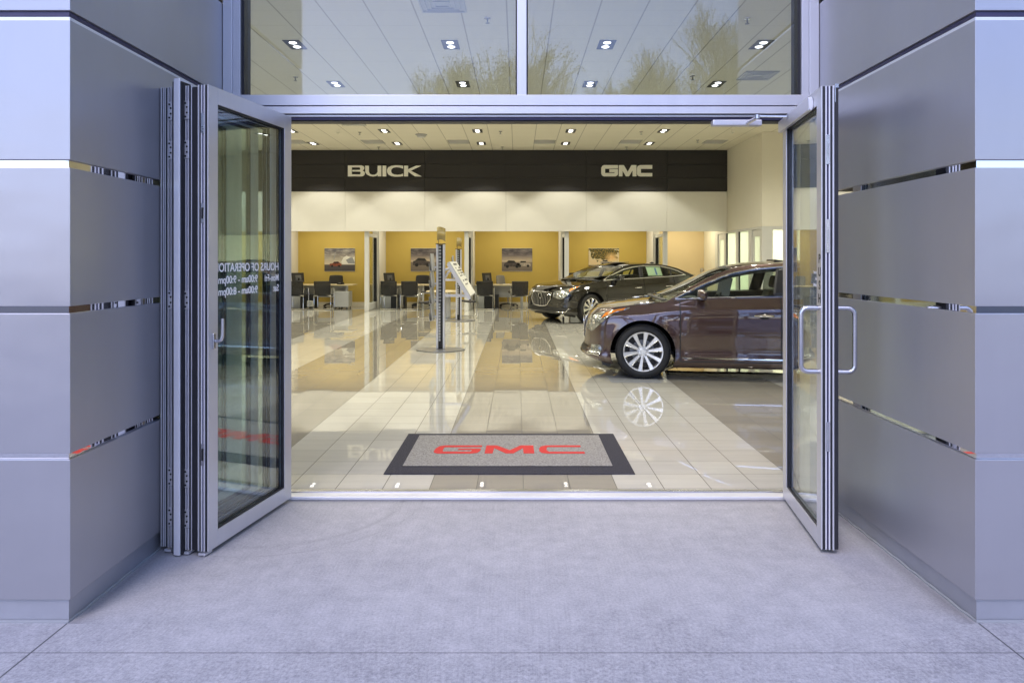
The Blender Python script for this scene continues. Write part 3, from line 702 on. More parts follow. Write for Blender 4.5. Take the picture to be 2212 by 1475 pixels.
def hinge(r, L, c, z, h=0.095, near=True, side=-1):
    b = MB(); x = L if near else 0
    c0, c1, w = c
    b.box(x-0.002, x+0.006, min(side*(c0-0.004),side*(c1+0.006)), max(side*(c0-0.004),side*(c1+0.006)), z-h/2, z+h/2)
    b.build('hinge', M['hinge'], r, bevel=0.002)
    k = MB()
    for q in (-0.034,-0.014,0.014,0.034):
        k.lathe([(0,0.0001),(0.005,0.0001),(0.005,0.0022)], 10, Matrix.Translation((x+0.0061, side*(c0+w*0.5+0.004*(1 if abs(q)>0.02 else -1)), z+q)) @ Matrix.Rotation(R(90),4,'Y'))
    k.build('hinge_screw', M['black'], r)

r1, L1, c1 = leaf((-1.405,4.415), (-1.563,3.590), 0.060, -1, 'widest-open glazed door leaf with white hours lettering and lever handle')
for z, h, dk in ((2.19,0.10,0), (1.735,0.10,1), (0.515,0.11,1)):
    cc0, cc1, w = c1
    b = MB(); b.box(L1+0.0012, L1+0.004, -cc1+w*0.1, -cc0-w*0.1, z-h/2, z+h/2); b.build('strike_plate', M['steel'], r1, bevel=0.001)
    if dk: B('strike_slot', M['black'], r1, (L1+0.0042, L1+0.0048, -(cc0+cc1)/2-0.006, -(cc0+cc1)/2+0.006, z-h*0.28, z+h*0.28))
    else: B('maker_label_marks', M['black'], r1, *[(L1+0.0042, L1+0.0048, -(cc0+cc1)/2-0.004+0.004*(q%2), -(cc0+cc1)/2+0.002+0.004*(q%2), z-0.045+q*0.012, z-0.041+q*0.012) for q in range(3)])
# lever handle
hd = B('lever_handle', M['steel'], r1, (L1-0.052,L1-0.030,0.0005,0.010,1.045,1.125), bevel=0.004)
b = MB(); xh = L1-0.041
b.tube([(xh,0.012,1.085),(xh,0.034,1.085),(xh-0.001,0.044,1.090),(xh-0.003,0.049,1.103),(xh-0.004,0.051,1.12),(xh-0.004,0.052,1.20)], [0.008,0.008,0.0085,0.009,0.009,0.008], 12)
b.build('lever', M['steel'], hd, smooth=True)
# mirrored lettering on the far side of the glass
ym = -c1[1]-0.001
TM = lambda x, z: Matrix.Translation((x, -c1[0]-0.0003, z)) @ Matrix.Rotation(R(90), 4, 'X')
text_mesh('HOURS OF OPERATION', 'hours_lettering', M['white_vinyl'], r1, 0.046, TM(0.118,1.437), sx=0.95, bold=0.0010, depth=0.0004)
text_mesh('Mon-Fri', 'hours_lettering', M['white_vinyl'], r1, 0.041, TM(0.118,1.374), sx=0.86, bold=0.0008, depth=0.0004)
text_mesh('9:00am - 9:00pm', 'hours_lettering', M['white_vinyl'], r1, 0.041, TM(0.350,1.374), sx=0.98, bold=0.0010, depth=0.0004)
text_mesh('Sat', 'hours_lettering', M['white_vinyl'], r1, 0.041, TM(0.118,1.312), sx=0.90, bold=0.0008, depth=0.0004)
text_mesh('9:00am - 8:00pm', 'hours_lettering', M['white_vinyl'], r1, 0.041, TM(0.350,1.312), sx=0.98, bold=0.0010, depth=0.0004)

r2, L2, c2 = leaf((-1.490,4.415), (-1.655,3.610), 0.056, -1, 'second folded door leaf from the mirrored hours lettering')
r3, L3, c3 = leaf((-1.61,4.415), (-1.760,3.640), 0.036, -1, 'folded door leaf with a broad white meeting post in the left stack')
r4, L4, c4 = leaf((-1.770,4.415), (-1.800,3.660), 0.040, -1, 'slim folded door leaf lying against the left brushed pier')
for z in (2.26,2.06,1.295,0.39,0.185):
    hinge(r2, L2, c2, z); hinge(r3, L3, c3, z)
mp_ = empty('meeting_post', (0,0,0))
b = MB(); b.box(L3-0.03, L3+0.045, 0.030, 0.065, 0.008, 2.415)
b.build('meeting_post', M['frame_light'], r3, bevel=0.003)
bpy.data.objects.remove(mp_)
B('post_gasket', M['gasket'], r3, (L3-0.03,L3+0.038,0.0652,0.073,0.012,2.40), (L3-0.03,L3+0.038,0.0205,0.0298,0.012,2.40), (L3-0.05,L3-0.012,0.001,0.02,0.03,2.38))
for rr, LL in ((r1,L1),(r2,L2),(r3,L3)):
    B('floor_guide', M['hinge'], rr, (LL-0.05,LL+0.012,-0.05,-0.01,0.006,0.0195), bevel=0.003)

rr, LR, cr_ = leaf((1.654,4.43), (1.548,3.622), 0.064, 1, 'single glazed door leaf with tubular pull handles and vertical lettering')
for z, h in ((2.06,0.15),(1.62,0.17),(0.60,0.15)):
    a0, a1, w = cr_
    b = MB(); b.box(LR+0.0012, LR+0.004, a0+w*0.12, a1-w*0.12, z-h/2, z+h/2); b.build('strike_plate', M['steel'], rr, bevel=0.001)
    B('strike_slot', M['grey_lam'], rr, (LR+0.0042, LR+0.0047, (a0+a1)/2-0.002, (a0+a1)/2+0.002, z-0.03, z+0.035))
B('side_seal', M['gasket'], rr, (LR-0.07,LR+0.004,0.0645,0.082,0.03,2.372))
B('seal_bracket', M['steel'], rr, (LR-0.02,LR+0.006,0.064,0.083,2.3725,2.392), (LR+0.0042,LR+0.006,0.0645,0.069,2.30,2.372))
B('side_seal', M['gasket'], r1, (L1-0.07,L1+0.001,-0.084,-0.0605,0.03,2.375))
B('side_seal', M['gasket'], r2, (L2-0.05,L2-0.001,-0.070,-0.0565,0.03,2.375), (L2-0.05,L2-0.002,0.0005,0.009,0.03,2.375))
for sgn, y0 in ((-1, 0.0), (1, 0.083)):
    b = MB(); xq = LR-0.036; pts = []
    za, zb, off, rad = 0.925, 1.252, 0.090, 0.034
    pts += [(xq, y0, za), (xq, y0+sgn*(off-rad), za)]
    for k in range(1, 7): a = k/6*PI/2; pts.append((xq, y0+sgn*(off-rad+rad*math.sin(a)), za+rad-rad*math.cos(a)))
    for k in range(0, 7): a = k/6*PI/2; pts.append((xq, y0+sgn*(off-rad+rad*math.cos(a)), zb-rad+rad*math.sin(a)))
    pts.append((xq, y0, zb))
    b.tube(pts, 0.0130, 14); b.build('pull_handle', M['steel'], rr, smooth=True)
text_push = MB()
for k, ch in enumerate('PUSH'):
    text_mesh(ch, 'push_lettering', M['black'], rr, 0.046, Matrix.Translation((LR-0.030, -0.0006, 1.484-k*0.068)) @ Matrix.Rotation(R(90), 4, 'X'), sx=1.0, align='CENTER', bold=0.0014, depth=0.0004)
yg = cr_[0]-0.0005
for k, tx in enumerate(('These Doors to Remain','Unlocked When','Building is Occupied')):
    text_mesh(tx, 'notice_lettering', M['white_vinyl'], rr, 0.016, Matrix.Translation((0.60 if k != 1 else 0.635, yg, 1.425-k*0.033)) @ Matrix.Rotation(R(90), 4, 'X'), sx=0.72, depth=0.0003, bold=0.0003)
sl = B('closer_rail', M['frame'], rr, (-0.02,0.665,-0.024,-0.0005,2.292,2.362), bevel=0.004)
b = MB(); b.prism([(0.019*math.cos(q*PI/8), 0.036*math.sin(q*PI/8)) for q in range(16)], lambda u, v, w: (0.667+w, -0.0125+u*0.62, 2.327+v), 0, 0.006); b.build('end_cap', M['frame_light'], sl, fixn=True)
# closer body, arm and rod above the doorway
cl = empty('door_closer', (1.36,4.41,2.35), 0, 'silver door closer under the head rail with a jointed arm', 'door closer')
B('body', M['frame'], cl, (-0.153,0.152,-0.02,0.035,-0.022,0.0145), bevel=0.006)
B('cover_plate', M['hinge'], cl, (-0.150,0.149,-0.0235,-0.0205,-0.019,-0.006), bevel=0.001)
b = MB(); b.tube([(0.055,-0.03,-0.012),(0.075,-0.07,0.000),(0.093,-0.105,0.010)], 0.011, 10); b.lathe([(0,-0.012),(0.016,-0.012),(0.016,0.012),(0,0.012)], 14, Matrix.Translation((0.093,-0.105,0.014))); b.build('arm', M['steel'], cl, smooth=True)
b = MB(); b.tube([(0.093,-0.105,0.018),(0.252,-0.200,-0.004)], 0.0065, 10); b.lathe([(0,-0.014),(0.017,-0.014),(0.017,0.014),(0,0.014)], 14, Matrix.Translation((0.252,-0.200,-0.006))); b.build('rod', M['steel'], cl, smooth=True)

# ------------------------------------------------------------------ display stands
M['base_grey'] = mat('stand base metal', (0.40,0.40,0.41), 0.3, 0.7, 0.05, 12)
def stand(loc, label, holders, board):
    r = empty('display_stand', loc, 0, label, 'display stand', 'silver display stands on the tiles')
    b = MB(); n = 60
    pts = []
    for k in range(n):
        a = 2*PI*k/n; q = 1+0.10*math.cos(2*a)*1.0+0.05*math.cos(4*a)
        pts.append((0.345*q*math.cos(a), 0.37*q*math.sin(a)-0.02))
    b.prism(pts, lambda u, v, w: (u, v, w), 0.0152, 0.026); b.build('base_plate', M['base_grey'], r, bevel=0.002, fixn=True)
    b = MB(); b.prism([(p[0]*1.012,p[1]*1.012) for p in pts], lambda u, v, w: (u, v, w), 0.0105, 0.0150); b.build('base_edge', M['black'], r, fixn=True)
    b = MB()
    for x0, x1 in ((-0.073,-0.036),(0.036,0.073)): b.box(x0,x1,-0.05,0.05,0.0262,1.755)
    b.build('pole', M['frame'], r, bevel=0.012, segs=3)
    B('slot_backing', M['black'], r, (-0.0355,0.0355,-0.012,0.012,0.0245,1.75))
    B('pole_cap', M['softblack'], r, (-0.082,0.082,-0.056,0.056,1.7555,1.765), bevel=0.003)
    b = MB()
    for k in range(13): b.box(-0.033,-0.004,-0.034,-0.0125,0.16+k*0.049,0.195+k*0.049)
    b.build('perforated_strip', M['lgrey_lam'], r)
    b = MB()
    for k in range(17): b.box(-0.034,0.006,-0.045,-0.0125,0.81+k*0.055,0.845+k*0.055)
    b.box(-0.036,-0.034,-0.046,-0.0125,0.80,1.74); b.build('brochure_rack', M['grey_lam'], r)
    for k in range(holders):
        z = 1.34-k*0.27
        h = MB(); Mx = Matrix.Translation((-0.115,0.0,z)) @ Matrix.Rotation(R(-6),4,'Y')
        h.box(-0.005,0.0,-0.20,0.20,-0.02,0.26,Mx); h.box(-0.045,-0.0055,-0.20,0.20,-0.024,-0.0205,Mx); h.box(-0.048,-0.0455,-0.20,0.20,-0.024,0.10,Mx)
        ho = h.build('brochure_holder', M['lgrey_lam'], r)
        q = MB(); q.box(-0.03,-0.008,-0.17,0.17,-0.018,0.22,Mx); q.build('brochures', M['grey_fabric'], ho)
        B('holder_arm', M['frame'], ho, (-0.112,-0.0735,-0.02,0.02,z+0.02,z+0.05))
    # curved header plate on a thin rod
    b = MB(); b.tube([(-0.035,0.0,1.765),(-0.035,0.0,2.02)], 0.005, 8); b.build('header_rod', M['softblack'], r)
    b = MB(); rows_ = []
    for k in range(13):
        a = R(-80+k*13.3); x = -0.030+0.075*(k/12); y = 0.30*math.sin(a)
        rows_.append([(x, y, 1.80+0.03*math.cos(a)), (x, y, 2.02+0.02*math.cos(a))])
    b.grid(rows_); b.build('header_plate', M['header'], r, smooth=True, solid=0.004)
    return r
M['header'] = mat('header plate acrylic', (0.42,0.33,0.13), 0.25, 0.2, 0.05, 6)
s1 = stand((-1.27,11.75,0), 'nearer silver display stand with a slanted white sample board', 4, True)
# slanted board carried by two arms
bt, bb = Vector((0.17,0,1.47)), Vector((0.515,0,0.905))   # top and bottom edge in x/z
dv = (bb-bt).normalized(); nv = Vector((-dv.z, 0, dv.x))*1.0
if nv.x < 0: nv = -nv
bl = (bb-bt).length
def bp(u, y, w): p = bt+dv*u+nv*w; return (p.x, y, p.z)
b = MB(); b.prism([(0,-0.30),(bl,-0.30),(bl,0.98),(0,0.98)], lambda u, v, w: bp(u, v, w), -0.045, 0.0)
bd = b.build('sample_board', M['lgrey_lam'], s1, fixn=True, bevel=0.004)
b = MB(); b.prism([(0.012,-0.28),(bl-0.012,-0.28),(bl-0.012,0.96),(0.012,0.96)], lambda u, v, w: bp(u, v, w), 0.0005, 0.006); b.build('board_face', M['paper'], bd, fixn=True)
b = MB()
rnd = random.Random(4)
b.prism([(0.045,0.05),(0.075,0.05),(0.075,0.62),(0.045,0.62)], bp, 0.0065, 0.010)
for u in (0.12,0.17,0.22,0.27,0.36):
    for k in range(5):
        if rnd.random() < 0.2: continue
        v0 = 0.03+k*0.18; w_ = rnd.uniform(0.05,0.10); h_ = rnd.uniform(0.018,0.034)
        b.prism([(u,v0),(u+h_,v0),(u+h_,v0+w_),(u,v0+w_)], bp, 0.0065, 0.012)
b.prism([(0.44,0.0),(0.455,0.0),(0.455,0.55),(0.44,0.55)], bp, 0.0065, 0.010)
b.build('sample_chips', M['softblack'], bd, fixn=True)
b = MB(); b.prism([(0.02,-0.335),(bl+0.03,-0.335),(bl+0.03,-0.302),(0.02,-0.302)], bp, -0.06, -0.01); b.build('side_rail', M['frame'], bd, fixn=True)
B('support_arm', M['frame'], s1, (0.0735,0.50,-0.03,0.03,0.885,0.93), bevel=0.004)
b = MB(); b.tube([(0.0735,0,1.20),(0.12,0,1.29),(0.20,0,1.34)], 0.02, 10); b.tube([(0.0735,0,1.33),(0.16,0,1.36)], 0.02, 10); b.build('bracket', M['frame'], s1, smooth=True)
s2 = stand((-1.44,17.40,0), 'farther silver display stand beside the round meeting table', 2, False)
b = MB(); b.box(-0.34,-0.075,-0.02,0.02,0.98,1.03); b.build('support_arm', M['frame'], s2, bevel=0.004)

# ------------------------------------------------------------------ furniture
def arc(c, r, a0, a1, n, fn): return [fn(c[0]+r*math.cos(a0+(a1-a0)*k/n), c[1]+r*math.sin(a0+(a1-a0)*k/n)) for k in range(n+1)]
def guest_chair():
    """faces +y; backrest towards -y; chrome sled frame"""
    r = empty('guest_chair', (0,0,0))
    for s in (-1,1):
        x = 0.245*s
        b = MB()
        path = [(x,-0.26,0.022),(x,0.22,0.022),(x,0.26,0.05),(x,0.25,0.40),(x,0.23,0.60),(x,0.19,0.64),(x,0.05,0.655),(x,-0.10,0.655),(x,-0.17,0.63),(x*0.98,-0.215,0.50)]
        b.tube(path, 0.011, 8); b.build('side_frame', M['chrome'], r, smooth=True)
        b = MB(); b.box(x-0.02,x+0.02,-0.12,0.17,0.664,0.682); b.build('armrest', M['softblack'], r, bevel=0.008)
        b = MB(); b.tube([(x,-0.25,0.022),(x,-0.235,0.40),(x*0.98,-0.225,0.44)], 0.011, 8); b.build('leg', M['chrome'], r, smooth=True)
    b = MB(); b.tube([(-0.245,-0.26,0.022),(0.245,-0.26,0.022)], 0.011, 8); b.tube([(-0.245,-0.22,0.425),(0.245,-0.22,0.425)], 0.011, 8); b.build('cross_bar', M['chrome'], r, smooth=True)
    b = MB(); rows_ = []
    for i in range(7):
        y = -0.20+0.42*i/6; rows_.append([(-0.225+0.45*j/6, y, 0.445+0.018*math.cos(i/6*PI*1.4)-0.012*math.sin(j/6*PI)) for j in range(7)])
    b.grid(rows_); b.build('seat', M['leather'], r, smooth=True, solid=0.035)
    b = MB(); rows_ = []
    for i in range(9):
        t = i/8; z = 0.42+0.42*t; w = 0.225+0.012*t
        rows_.append([(-w+2*w*j/8, -0.225-0.05*t-0.035*math.sin(j/8*PI)+0.02, z) for j in range(9)])
    b.grid(rows_); bk = b.build('backrest', M['mesh_black'], r, smooth=True, solid=0.006)
    b = MB(); b.tube([rows_[-1][j] for j in range(9)], 0.013, 8); b.tube([rows_[i][0] for i in range(9)], 0.010, 8); b.tube([rows_[i][8] for i in range(9)], 0.010, 8); b.tube([rows_[0][j] for j in range(9)], 0.010, 8)
    b.build('back_frame', M['softblack'], bk, smooth=True)
    return r
def task_chair(fab):
    r = empty('office_chair', (0,0,0))
    b = MB()
    for k in range(5):
        a = 2*PI*k/5+0.3; b.tube([(0,0,0.11),(0.28*math.cos(a),0.28*math.sin(a),0.075)], [0.022,0.014], 8)
    b.build('star_base', M['softblack'], r, smooth=True)
    for k in range(5):
        a = 2*PI*k/5+0.3; b = MB(); p = Vector((0.29*math.cos(a),0.29*math.sin(a),0.041)); d = Vector((-math.sin(a),math.cos(a),0))*0.02
        b.tube([p-d,p+d], 0.030, 12); b.build('castor', M['softblack'], r, smooth=True)
    b = MB(); b.tube([(0,0,0.10),(0,0,0.44)], 0.025, 10); b.build('gas_stem', M['steel'], r, smooth=True)
    B('seat', fab, r, (-0.25,0.25,-0.24,0.24,0.44,0.53), bevel=0.035, segs=3)
    b = MB(); rows_ = []
    for i in range(9):
        t = i/8; w = 0.235*(1-0.12*t**3); rows_.append([(-w+2*w*j/8, 0.25+0.06*t+0.035*(1-math.sin(j/8*PI))*-1, 0.50+0.50*t-0.02*(abs(j-4)/4)**3*(1 if i == 8 else 0)) for j in range(9)])
    b.grid(rows_); b.build('backrest', fab, r, smooth=True, solid=0.045, bevel=0.012)
    b = MB(); b.tube([(0,0.10,0.42),(0,0.30,0.45),(0,0.33,0.62)], 0.022, 8); b.build('back_support', M['softblack'], r, smooth=True)
    for s in (-1,1):
        b = MB(); b.tube([(0.25*s,0,0.48),(0.30*s,0,0.50),(0.305*s,0,0.70)], 0.014, 8); b.build('arm_post', M['softblack'], r, smooth=True)
        B('armrest', M['softblack'], r, (0.305*s-0.045,0.305*s+0.045,-0.13,0.12,0.702,0.73), bevel=0.010)
    return r
gc = guest_chair(); first = True
for x, y, rz, lab in ((-6.60,21.35,-2,'black mesh guest chair half hidden behind the door leaf in the first cubicle'),(-5.80,21.30,3,'black mesh guest chair in front of the rolling grey cabinet'),
    (-3.82,21.35,-2,'left guest chair of the cubicle behind the nearer display stand'),(-3.22,21.30,4,'right guest chair of the cubicle behind the nearer display stand'),
    (-0.96,21.35,-3,'guest chair by the monitor in the cubicle left of the black saloon'),(0.05,21.25,6,'guest chair closest to the grille of the black saloon')):
    c = gc if first else copy_tree(gc); first = False
    c.location = (x,y,0.0105); c.rotation_euler = (0,0,R(rz)); tag(c, lab, 'chair', 'black mesh guest chairs')
for x, y, rz, lab in ((-2.28,18.0,98,'guest chair turned sideways left of the round table'),(-1.32,18.35,-80,'guest chair right of the round table behind the farther stand')):
    c = copy_tree(gc); c.location = (x,y,0.0105); c.rotation_euler = (0,0,R(rz)); tag(c, lab, 'chair', 'black mesh guest chairs')
tc1 = task_chair(M['leather'])
tc1.location = (-5.86,22.5,0.0105); tc1.rotation_euler = (0,0,R(-8)); tag(tc1, 'black office chair behind the desk under the red car picture', 'office chair', 'office chairs behind the desks')
c = copy_tree(tc1); c.location = (-3.08,22.5,0.0105); c.rotation_euler = (0,0,R(-8)); tag(c, 'black office chair behind the desk of the second cubicle', 'office chair', 'office chairs behind the desks')
tc3 = task_chair(M['grey_fabric']); tc3.location = (-0.30,22.45,0.0105); tc3.rotation_euler = (0,0,R(58)); tag(tc3, 'grey office chair turned sideways behind the third desk', 'office chair', 'office chairs behind the desks')
def desk(x0, x1, label):
    r = empty('office_desk', (x0,21.85,0.0105), 0, label, 'desk', 'maple topped desks in the cubicles')
    w = x1-x0
    B('desktop', M['wood'], r, (0,w,-0.15,0.62,0.695,0.725), bevel=0.006)
    B('pedestal', M['lgrey_lam'], r, (0.02,0.30,-0.02,0.55,0.0,0.694), bevel=0.004)
    B('modesty_panel', M['lgrey_lam'], r, (0.301,w-0.25,0.30,0.32,0.32,0.694))
    b = MB(); b.tube([(w-0.20,0.05,0.0),(w-0.20,0.05,0.694)], 0.042, 14); b.build('leg', M['lgrey_lam'], r, smooth=True)
    B('cable_box', M['softblack'], r, (w-0.55,w-0.42,0.35,0.42,0.03,0.10), bevel=0.02)
    return r
desk(-6.98,-5.06,'maple topped desk behind the two leftmost guest chairs'); desk(-4.20,-2.72,'maple topped desk behind the nearer display stand'); desk(-1.33,0.33,'maple topped desk left of the black saloon'); desk(1.60,3.2,'maple topped desk hidden behind the black saloon windscreen')
def monitor():
    r = empty('computer_monitor', (0,0,0))
    B('stand_foot', M['softblack'], r, (-0.10,0.10,-0.09,0.09,0,0.015), bevel=0.004)
    b = MB(); b.tube([(0,0,0.015),(0,0.0,0.12)], 0.018, 8); b.tube([(0.0,-0.03,0.12),(0,-0.02,0.20)], 0.03, 8); b.build('stand_arm', M['softblack'], r)
    Mx = Matrix.Translation((0,0,0.20)) @ Matrix.Rotation(R(-8),4,'X')
    b = MB(); b.box(-0.235,0.235,0.0,0.035,-0.14,0.16,Mx); s = b.build('screen_shell', M['softblack'], r, bevel=0.008)
    b = MB()
    for k in range(7): b.box(-0.11,0.11,-0.006,-0.0005,-0.06+k*0.022,-0.052+k*0.022,Mx)
    b.build('rear_vents', M['grey_lam'], s)
    return r
m0 = monitor(); first = True
for x, lab in ((-6.78,'black computer monitor on the leftmost desk'),(-3.95,'black computer monitor on the desk of the second cubicle'),(-0.93,'black computer monitor on the desk left of the black saloon'),(1.66,'black computer monitor seen just behind the black saloon windscreen')):
    c = m0 if first else copy_tree(m0); first = False
    c.location = (x,21.98,0.737); c.rotation_euler = (0,0,R(58)); tag(c, lab, 'monitor', 'computer monitors on the desks')
def phone(x, y, lab):
    r = empty('desk_phone', (x,y,0.737), R(170), lab, 'phone', 'black phones on the desks')
    b = MB(); b.prism([(-0.09,0.0),(0.09,0.0),(0.09,0.05),(-0.09,0.02)], lambda u, v, w: (w, u, v), -0.09, 0.09); b.build('base', M['softblack'], r, fixn=True, bevel=0.004)
    b = MB(); b.tube([(-0.06,-0.08,0.045),(-0.062,-0.05,0.06),(-0.062,0.05,0.07),(-0.06,0.08,0.07)], [0.02,0.013,0.013,0.02], 8); b.build('handset', M['softblack'], r, smooth=True)
    B('keypad', M['lgrey_lam'], r, (0.0,0.06,-0.05,0.04,0.047,0.052))
phone(-5.45,21.9,'black phone on the leftmost desk before the office chair'); phone(-3.35,21.95,'black phone on the second desk beside its monitor'); phone(-1.18,22.0,'black phone at the left end of the third desk')
def papers(x, y, rz, lab):
    b = MB(); Mz = Matrix.Translation((x,y,0)) @ Matrix.Rotation(R(rz),4,'Z')
    for k in range(4): b.box(-0.105,0.105,-0.148,0.148,0.7360+k*0.003,0.7385+k*0.003, Mz @ Matrix.Rotation(R(k*5-6),4,'Z'))
    tag(b.build('paper_stack', M['paper'], None), lab, 'papers', 'papers on the desks')
papers(-6.1,22.0,12,'small white paper stack on the leftmost desk'); papers(-0.35,21.9,-15,'small white paper stack on the desk left of the black saloon')
def cpu():
    r = empty('computer_tower', (0,0,0)); B('case', M['softblack'], r, (-0.22,0.22,-0.09,0.3,0,0.42), bevel=0.006); B('front_panel', M['black'], r, (-0.19,0.19,-0.096,-0.0905,0.03,0.39)); return r
k0 = cpu(); k0.location = (-6.45,21.95,0.0105); tag(k0, 'black computer tower under the leftmost desk', 'computer', 'computer towers under the desks')
c = copy_tree(k0); c.location = (-3.68,21.95,0.0105); tag(c, 'black computer tower under the second desk', 'computer', 'computer towers under the desks')
c = copy_tree(k0); c.location = (-0.80,21.95,0.0105); tag(c, 'black computer tower under the desk left of the black saloon', 'computer', 'computer towers under the desks')
hf = empty('fan_heater', (-6.34,21.72,0.0105), 0, 'small beige fan heater under the leftmost desk', 'heater')
B('case', M['paper'], hf, (-0.085,0.085,-0.05,0.06,0.06,0.24), bevel=0.012)
b = MB()
for rad in (0.02,0.04,0.06): b.tube([(rad*math.cos(q*PI/10),-0.053,0.15+rad*math.sin(q*PI/10)) for q in range(20)], 0.005, 5, closed=True)
b.build('fan_grille', M['grey_lam'], hf)
b = MB(); b.tube([(-0.07,0,0.0),(-0.07,0,0.06)], 0.008); b.tube([(0.07,0,0.0),(0.07,0,0.06)], 0.008); b.build('foot', M['grey_lam'], hf)
rc = empty('rolling_cabinet', (-5.36,21.6,0.0105), 0, 'grey rolling cabinet on black castors beside the leftmost desk', 'cabinet')
B('case', M['lgrey_lam'], rc, (-0.22,0.22,0.0,0.5,0.055,0.52), bevel=0.006); B('plinth', M['grey_lam'], rc, (-0.205,0.205,0.01,0.49,0.045,0.0545))
for x, y in ((-0.17,0.03),(0.17,0.03),(-0.17,0.45),(0.17,0.45),(0,0.03)):
    b = MB(); b.tube([(x-0.012,y,0.024),(x+0.012,y,0.024)], 0.024, 12); b.build('castor', M['softblack'], rc, smooth=True)
rt = empty('round_table', (-1.84,18.15,0.0105), 0, 'round maple meeting table on a grey drum pedestal', 'table')
b = MB(); b.lathe([(0,0.665),(0.48,0.665),(0.495,0.672),(0.495,0.690),(0.485,0.697),(0,0.697)], 48); b.build('tabletop', M['wood'], rt, smooth=True)
b = MB(); b.lathe([(0,0.6645),(0.11,0.6645),(0.11,0.03),(0.0,0.03)], 24, Matrix.Translation((0.02,0,0))); b.build('pedestal', M['lgrey_lam'], rt, smooth=True)
b = MB(); b.lathe([(0,0.0),(0.26,0.0),(0.26,0.012),(0.11,0.03)], 32, Matrix.Translation((0.02,0,0))); b.build('foot_plate', M['steel'], rt, smooth=True)

# ------------------------------------------------------------------ framed pictures on the ochre wall
def sky_print(name, top, mid, low, ground, cloud, hor=0.38, blotch=None):
    m, nt, bs = new_mat(name); tc = N(nt, 'ShaderNodeTexCoord'); sp = N(nt, 'ShaderNodeSeparateXYZ'); nt.links.new(tc.outputs['Generated'], sp.inputs[0])
    cr = N(nt, 'ShaderNodeValToRGB'); e = cr.color_ramp.elements
    e[0].position = 0; e[0].color = rgba(ground); e[1].position = 1; e[1].color = rgba(top)
    for p, c in ((hor-0.02, [g*1.5 for g in ground]), (hor, low), ((hor+1)/2, mid)):
        q = e.new(p); q.color = rgba(c)
    nt.links.new(sp.outputs['Z'], cr.inputs['Fac'])
    mp = N(nt, 'ShaderNodeMapping'); mp.inputs['Scale'].default_value = (1.5,1,5); mp.inputs['Rotation'].default_value = (0,0.35,0); nt.links.new(tc.outputs['Generated'], mp.inputs[0])
    nz = N(nt, 'ShaderNodeTexNoise', Scale=2.2, Detail=7.0, Roughness=0.65); nt.links.new(mp.outputs[0], nz.inputs['Vector'])
    mr = N(nt, 'ShaderNodeMapRange'); mr.inputs['From Min'].default_value = 0.45; mr.inputs['From Max'].default_value = 0.66; nt.links.new(nz.outputs['Fac'], mr.inputs['Value'])
    up = math_n(nt, 'GREATER_THAN', sp.outputs['Z'], hor)
    out = mixc(nt, math_n(nt, 'MULTIPLY', mr.outputs['Result'], math_n(nt, 'MULTIPLY', up, 0.8)), cr.outputs['Color'], cloud)
    if blotch:
        n2 = N(nt, 'ShaderNodeTexNoise', Scale=9.0, Detail=5.0); nt.links.new(tc.outputs['Generated'], n2.inputs['Vector'])
        ds = N(nt, 'ShaderNodeVectorMath', operation='DISTANCE'); nt.links.new(tc.outputs['Generated'], ds.inputs[0]); ds.inputs[1].default_value = (0.50,0.0,0.95)
        k = math_n(nt, 'SUBTRACT', 0.62, ds.outputs['Value']); k = math_n(nt, 'ADD', k, math_n(nt, 'MULTIPLY', math_n(nt, 'SUBTRACT', n2.outputs['Fac'], 0.5), 1.2))
        k = math_n(nt, 'GREATER_THAN', k, 0.12)
        n3_ = N(nt, 'ShaderNodeTexNoise', Scale=22.0, Detail=3.0); nt.links.new(tc.outputs['Generated'], n3_.inputs['Vector'])
        lf_ = mixc(nt, math_n(nt, 'MULTIPLY', math_n(nt, 'GREATER_THAN', n3_.outputs['Fac'], 0.52), 0.8), blotch, (0.36,0.24,0.05))
        out = mixc(nt, math_n(nt, 'MULTIPLY', k, math_n(nt, 'GREATER_THAN', sp.outputs['Z'], 0.3)), out, lf_)
        d2 = N(nt, 'ShaderNodeVectorMath', operation='DISTANCE'); nt.links.new(tc.outputs['Generated'], d2.inputs[0]); d2.inputs[1].default_value = (0.76,0.0,0.60)
        g = N(nt, 'ShaderNodeMapRange'); g.inputs['From Min'].default_value = 0.26; g.inputs['From Max'].default_value = 0.04; nt.links.new(d2.outputs['Value'], g.inputs['Value'])
        out = mixc(nt, math_n(nt, 'MULTIPLY', g.outputs['Result'], 0.9), out, (0.85,0.55,0.22))
    nt.links.new(out, bs.inputs['Base Color']); setp(bs, Roughness=0.45)
    return m
def cardraw(b, cx_, cz, s, flip=1):
    """small printed vehicle: body + cabin silhouette, in picture plane"""
    P = [(-1,-0.28),(-1.02,0.02),(-0.92,0.12),(-0.5,0.18),(-0.28,0.46),(0.45,0.50),(0.78,0.20),(0.98,0.14),(1.02,-0.2),(0.95,-0.3)]
    b.prism([(cx_+flip*u*s, cz+v*s) for u, v in P], lambda u, v, w: (u, w, v), -0.0215, -0.0202)
def wheels(b, cx_, cz, s):
    for q in (-0.6,0.6):
        b.prism([(cx_+(q+0.19*math.cos(a*PI/7))*s, cz-0.27*s+0.19*math.sin(a*PI/7)*s) for a in range(14)], lambda u, v, w: (u, w, v), -0.0225, -0.0216)
def windows_(b, cx_, cz, s, flip=1):
    b.prism([(cx_+flip*u*s, cz+v*s) for u, v in ((-0.42,0.2),(-0.24,0.41),(0.40,0.44),(0.64,0.2))], lambda u, v, w: (u, w, v), -0.0225, -0.0216)
